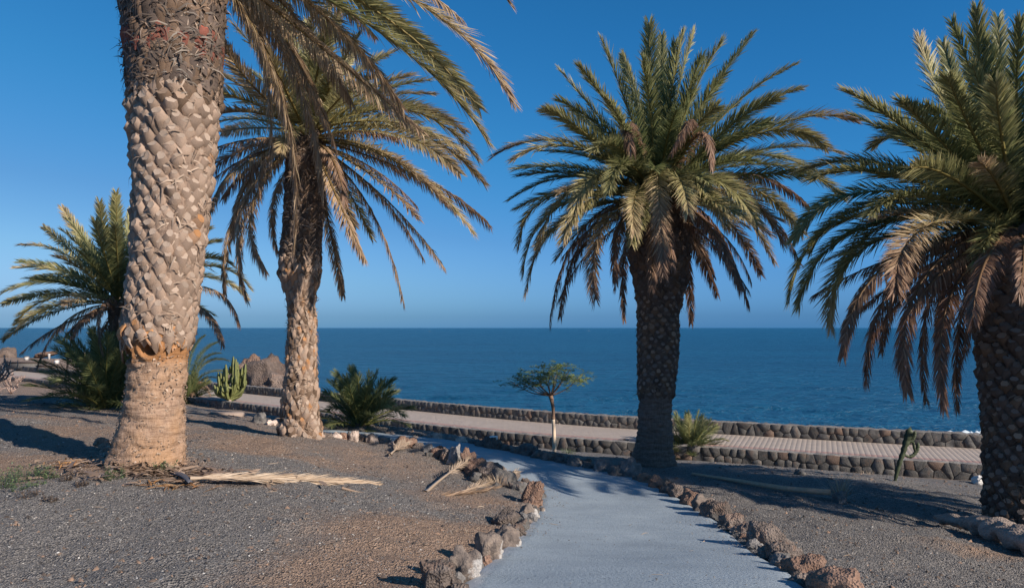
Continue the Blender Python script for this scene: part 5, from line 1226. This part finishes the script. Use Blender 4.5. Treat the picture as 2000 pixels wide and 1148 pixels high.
# small white lamp on a rock
g = np.array(G(964, 877)); g[2] += 30 / F * g[1] * 0.62
root = thing('garden_lamp', Vector(g), 'small white garden lamp set on a rock at the far side of the path', 'lamp')
def box_mesh(name, sx, sy, sz, mat, bev=0.12):
    bx = min(sx, sy, sz) * bev; V = []; 
    for z, i in ((0, bx), (bx, 0), (sz - bx, 0), (sz, bx)):
        for x, y in ((-1, -1), (1, -1), (1, 1), (-1, 1)): V.append((x * (sx / 2 - i), y * (sy / 2 - i), z))
    f = [(3, 2, 1, 0), (12, 13, 14, 15)]
    for k in range(3):
        for j in range(4): f.append((k * 4 + j, k * 4 + (j + 1) % 4, k * 4 + 4 + (j + 1) % 4, k * 4 + 4 + j))
    return mk_mesh(name, np.array(V), np.array(f), [mat])
link('housing', box_mesh('housing', 0.17, 0.12, 0.075, M['lamp_white']), root, loc=(0, 0, 0))
link('lens', box_mesh('lens', 0.11, 0.02, 0.04, M['grey_rock']), root, loc=(0, -0.062, 0.016))

# ------------------------------------------------------------------ small umbrella-shaped tree
gt = np.array(G(1083, 885)); dt = gt[1]; rt = np.random.default_rng(77)
tree = thing('young_tree', Vector(gt), 'slim young tree with flat green crown and whitewashed trunk', 'tree')
def pp(x, y, dd=0.0): return P(x, y, dt) * 1.0 + np.array([0, dd, 0])
def part_tube(root, base, name, pts, rad, mat, n=10, sides=8):
    q = resample(np.array(pts), n); mb = MB(); mb.tube(q, np.interp(np.linspace(0, 1, n), np.linspace(0, 1, len(rad)), rad), sides)
    return link(name, mb.mesh(name, [mat], True, base), root)
part_tube(tree, gt, 'painted_trunk', [gt - [0, 0, .05], pp(1082.5, 860), pp(1081.5, 835), pp(1080.5, 816)], [0.052, 0.046, 0.042, 0.040], M['limewash'])
part_tube(tree, gt, 'trunk_tie', [pp(1080.6, 818), pp(1080.4, 814)], [0.048, 0.048], M['tree_bark'], 3)
part_tube(tree, gt, 'trunk', [pp(1080.5, 816), pp(1080.5, 800), pp(1078.5, 786), pp(1075.5, 772)], [0.040, 0.038, 0.042, 0.055], M['tree_bark'])
ends = []
for bx_, by_, dd in [(992, 742, 0.1), (1008, 735, -0.5), (1022, 742, 0.6), (1040, 726, 0.2), (1048, 720, -0.6), (1062, 718, 0.7), (1076, 716, -0.1), (1092, 714, 0.5), (1104, 712, -0.5), (1116, 722, 0.3), (1130, 736, -0.2), (1140, 734, 0.4), (1070, 726, -0.8), (1095, 728, 0.9), (1030, 736, -0.2)]:
    e = pp(bx_, by_, dd); s0 = pp(1076, 773); m_ = s0 * 0.5 + e * 0.5 + np.array([rt.normal(0, .04), rt.normal(0, .04), -0.10 * abs(bx_ - 1076) / 80])
    part_tube(tree, gt, 'branch', [s0, m_, e], [0.018, 0.010, 0.004], M['tree_bark'], 9, 5)
    for k in range(3):
        t_ = rt.uniform(0.6, 1.0); c = s0 * (1 - t_) ** 2 + 2 * m_ * t_ * (1 - t_) + e * t_ ** 2; ends.append(c)
    ends.append(e)
mb = MB()
for e in ends:
    for k in range(8):
        a = rt.uniform(0, 6.28); c0 = e + rt.normal(0, 1, 3) * [0.13, 0.14, 0.05]
        d_ = unit(np.array([math.cos(a), math.sin(a), rt.normal(0.05, 0.25)])); L = rt.uniform(0.14, 0.26); sd = unit(np.cross(d_, [0, 0, 1.0]))
        tone_ = np.clip(0.6 + 0.5 * (c0[0] - gt[0]) + rt.normal(0, .2), 0, 1)  # leaves yellower to the right: sunlight on that side put into the colour
        for j in range(6):
            q = c0 + d_ * L * (j + 1) / 6 - [0, 0, 0.05 * (j / 9) ** 2]
            for s_ in (1, -1):
                v = unit(sd * s_ + d_ * 0.5 + rt.normal(0, .25, 3)); l = rt.uniform(0.05, 0.085); w = d_ * l * 0.24
                mb.add([q, q + v * l * 0.5 + w, q + v * l, q + v * l * 0.5 - w], [(0, 1, 2), (0, 2, 3)], None, (0.2, tone_, 0))
link('crown', mb.mesh('crown', [M['leaf']], False, gt), tree)

# ------------------------------------------------------------------ cacti
def ribbed(mb, pts, rad, ribs=4, wav=0.0, r=None):
    pts = np.asarray(pts, float); n = len(pts); T = unit(np.gradient(pts, axis=0)); ref = np.array([1.0, 0.3, 0]); A = unit(np.cross(T, ref)); B = np.cross(T, A)
    m_ = ribs * 2; th = np.linspace(0, 2 * np.pi, m_, endpoint=False); k = np.where(np.arange(m_) % 2 == 0, 1.0, 0.42)
    wv = 1 + (wav * np.sin(np.arange(n) * 2.4)[:, None] if wav else 0)
    R = np.asarray(rad)[:, None] * k[None] * wv
    V = pts[:, None] + R[..., None] * (np.cos(th)[None, :, None] * A[:, None] + np.sin(th)[None, :, None] * B[:, None])
    V = np.vstack([V.reshape(-1, 3), pts[-1] + T[-1] * rad[-1]]); f3 = [((n - 1) * m_ + j, (n - 1) * m_ + (j + 1) % m_, n * m_) for j in range(m_)]
    mb.add(V, f3, grid_faces(n, m_, True))
gc = np.array(G(446, 801)); dc = gc[1]; cac = thing('candelabra_cactus', Vector(gc), 'bushy light green candelabra cactus left of the slender palm', 'cactus'); rc_ = np.random.default_rng(9)
part_tube(cac, gc, 'stem', [gc - [0, 0, .05], P(447, 790, dc), P(449, 780, dc)], [0.07, 0.075, 0.09], M['twig'], 8, 8)
for tx, ty in [(425, 742), (432, 728), (444, 712), (455, 697), (466, 701), (476, 712), (474, 733), (464, 722), (441, 738), (421, 752), (451, 722), (459, 738), (434, 752), (469, 748), (478, 728), (448, 744), (438, 720), (462, 708), (455, 752), (443, 757), (428, 735), (470, 719)]:
    dd = rc_.uniform(-0.45, 0.45); e = P(tx, ty, dc) + [0, dd, 0]; s0 = P(448 + (tx - 448) * 0.12, 783 - rc_.uniform(0, 10), dc)
    elb = np.array([s0[0] * 0.25 + e[0] * 0.75, s0[1] * 0.3 + e[1] * 0.7, s0[2] * 0.72 + e[2] * 0.28])
    pts = resample(np.array([s0, elb, e]), 14); mb = MB(); ribbed(mb, pts, np.interp(np.linspace(0, 1, 14), [0, .15, .85, 1], [.06, .088, .084, .04]), 4, 0.10)
    link('arm', mb.mesh('arm', [M['cactus']], False, gc), cac)
    for side in range(2):
        k0 = rc_.integers(5, 10); q0 = pts[k0]; ee = q0 + [rc_.uniform(-0.2, 0.2), rc_.uniform(-0.2, 0.2), rc_.uniform(0.15, 0.4)]
        el2 = q0 + (ee - q0) * [0.9, 0.9, 0.3]; p2 = resample(np.array([q0, el2, ee]), 9); mb = MB()
        ribbed(mb, p2, np.interp(np.linspace(0, 1, 9), [0, .3, .85, 1], [.04, .068, .062, .03]), 4, 0.10); link('arm', mb.mesh('arm', [M['cactus']], False, gc), cac)
gk = np.array(G(1747, 941)); dk = gk[1]; cac2 = thing('column_cactus', Vector(gk), 'thin dark leaning cactus with one curved arm before the garden wall', 'cactus')
def carm(name, pl, rad, root, g, d): 
    q = resample(np.array([P(x, y, d) for x, y in pl]), 22); mb = MB(); ribbed(mb, q, np.interp(np.linspace(0, 1, 22), np.linspace(0, 1, len(rad)), rad), 4, 0.16); return link(name, mb.mesh(name, [M['cactus_dark']], False, g), root)
carm('stem', [(1747, 945), (1751, 925), (1757, 903), (1764, 882), (1770, 862), (1776, 842)], [0.035, 0.05, 0.06, 0.065, 0.085, 0.095], cac2, gk, dk)
carm('arm', [(1767, 888), (1776, 891), (1784, 888), (1791, 878), (1793, 867)], [0.03, 0.04, 0.045, 0.05, 0.045], cac2, gk, dk)
carm('arm', [(1772, 862), (1780, 860), (1785, 852), (1787, 844)], [0.04, 0.05, 0.05, 0.04], cac2, gk, dk)
carm('arm', [(1788, 882), (1785, 872), (1784, 864)], [0.03, 0.035, 0.03], cac2, gk, dk)
g = np.array(G(446, 811)); tag(link('concrete_block', box_mesh('concrete_block', 0.8, 0.2, 0.15, M['concrete'], 0.2), loc=Vector(g - [0, 0.1, 0.06])), 'low pinkish concrete block at the foot of the candelabra cactus', 'block')

# ------------------------------------------------------------------ bare shrub at the left border
def shrub(px, py, h, seed, label, n0=7, mat='twig', leaves=True):
    g = np.array(G(px, py)); r = np.random.default_rng(seed); root = thing('bare_shrub', Vector(g), label, 'shrub'); mb = MB(); tips = []
    def grow(p, d_, l, w, k):
        m_ = p + d_ * l * 0.5 + r.normal(0, 0.06, 3) * l; e = p + unit(d_ + [0, 0, 0.25]) * l
        mb.tube(np.array([p, m_, e]), [w, w * 0.85, w * 0.7], 5)
        if k == 0: tips.append(e); return
        for i in range(r.integers(2, 4)): grow(e, unit(d_ + r.normal(0, 0.55, 3) + [0, 0, 0.15]), l * r.uniform(0.6, 0.85), w * 0.68, k - 1)
    for i in range(n0):
        a = i / n0 * 6.28; grow(g, unit(np.array([math.cos(a) * 0.9, math.sin(a) * 0.9, r.uniform(0.6, 1.3)])), h * 0.36, 0.035 * h, 3)
    link('branches', mb.mesh('branches', [M[mat]], True, g), root)
    lb = MB()
    for t_ in tips:
        for k in range(5):
            v = unit(r.normal(0, 1, 3) + [0, 0, 0.7]); l = r.uniform(0.02, 0.05); w = unit(np.cross(v, [0.3, 0.2, 1])) * l * 0.2
            lb.add([t_, t_ + v * l * 0.5 + w, t_ + v * l, t_ + v * l * 0.5 - w], [(0, 1, 2), (0, 2, 3)], None, (0.3, r.random(), 0))
    if leaves: link('leaves', lb.mesh('leaves', [M['husk']], False, g), root)
shrub(22, 768, 1.15, 3, 'pale leafless branching shrub at the left border')
shrub(-25, 775, 1.2, 5, 'paler bare shrub cut by the left border', 6)
tuft(2, 722, 90, 0.9, 0.12, 'weed', 'green spiky plant behind the bare shrub at the left border', 'plant', seed=21, w=0.02, name='spiky_plant', up=0.9)

# ------------------------------------------------------------------ far headland: low wall and white posts
def far_box(name, px, py, w, h, dep, d, mat, label, cat, cap=None):
    p = P(px, py, d); W = w / F * d; H = h / F * d; root = thing(name, Vector(p), label, cat)
    link('body', box_mesh('body', W, dep, H, M[mat], 0.06), root)
    if cap: link('coping', box_mesh('coping', W * 1.06, dep * 1.15, H * 0.22, M[cap], 0.1), root, loc=(0, 0, H + 0.003))
    return root
far_box('low_wall', 48, 721, 54, 12, 0.5, 58, 'mortar', 'low dark wall with coping on the headland behind the bare shrub', 'wall', 'dark_wood')
far_box('low_wall', 92, 724, 36, 9, 0.4, 56, 'boulder', 'low brown wall on the headland right of the dark wall', 'wall', 'dark_wood')
far_box('white_kiosk', 52, 703, 6, 6, 0.4, 74, 'white', 'small white block standing on the headland above the dark wall', 'kiosk', 'concrete')
far_box('white_post', 96, 702, 3, 9, 0.2, 78, 'white', 'thin white post on the headland', 'post', 'white')
far_box('white_kiosk', 111, 710, 6, 7, 0.4, 66, 'white', 'small white block on the headland behind the dark palm clump', 'kiosk', 'concrete')
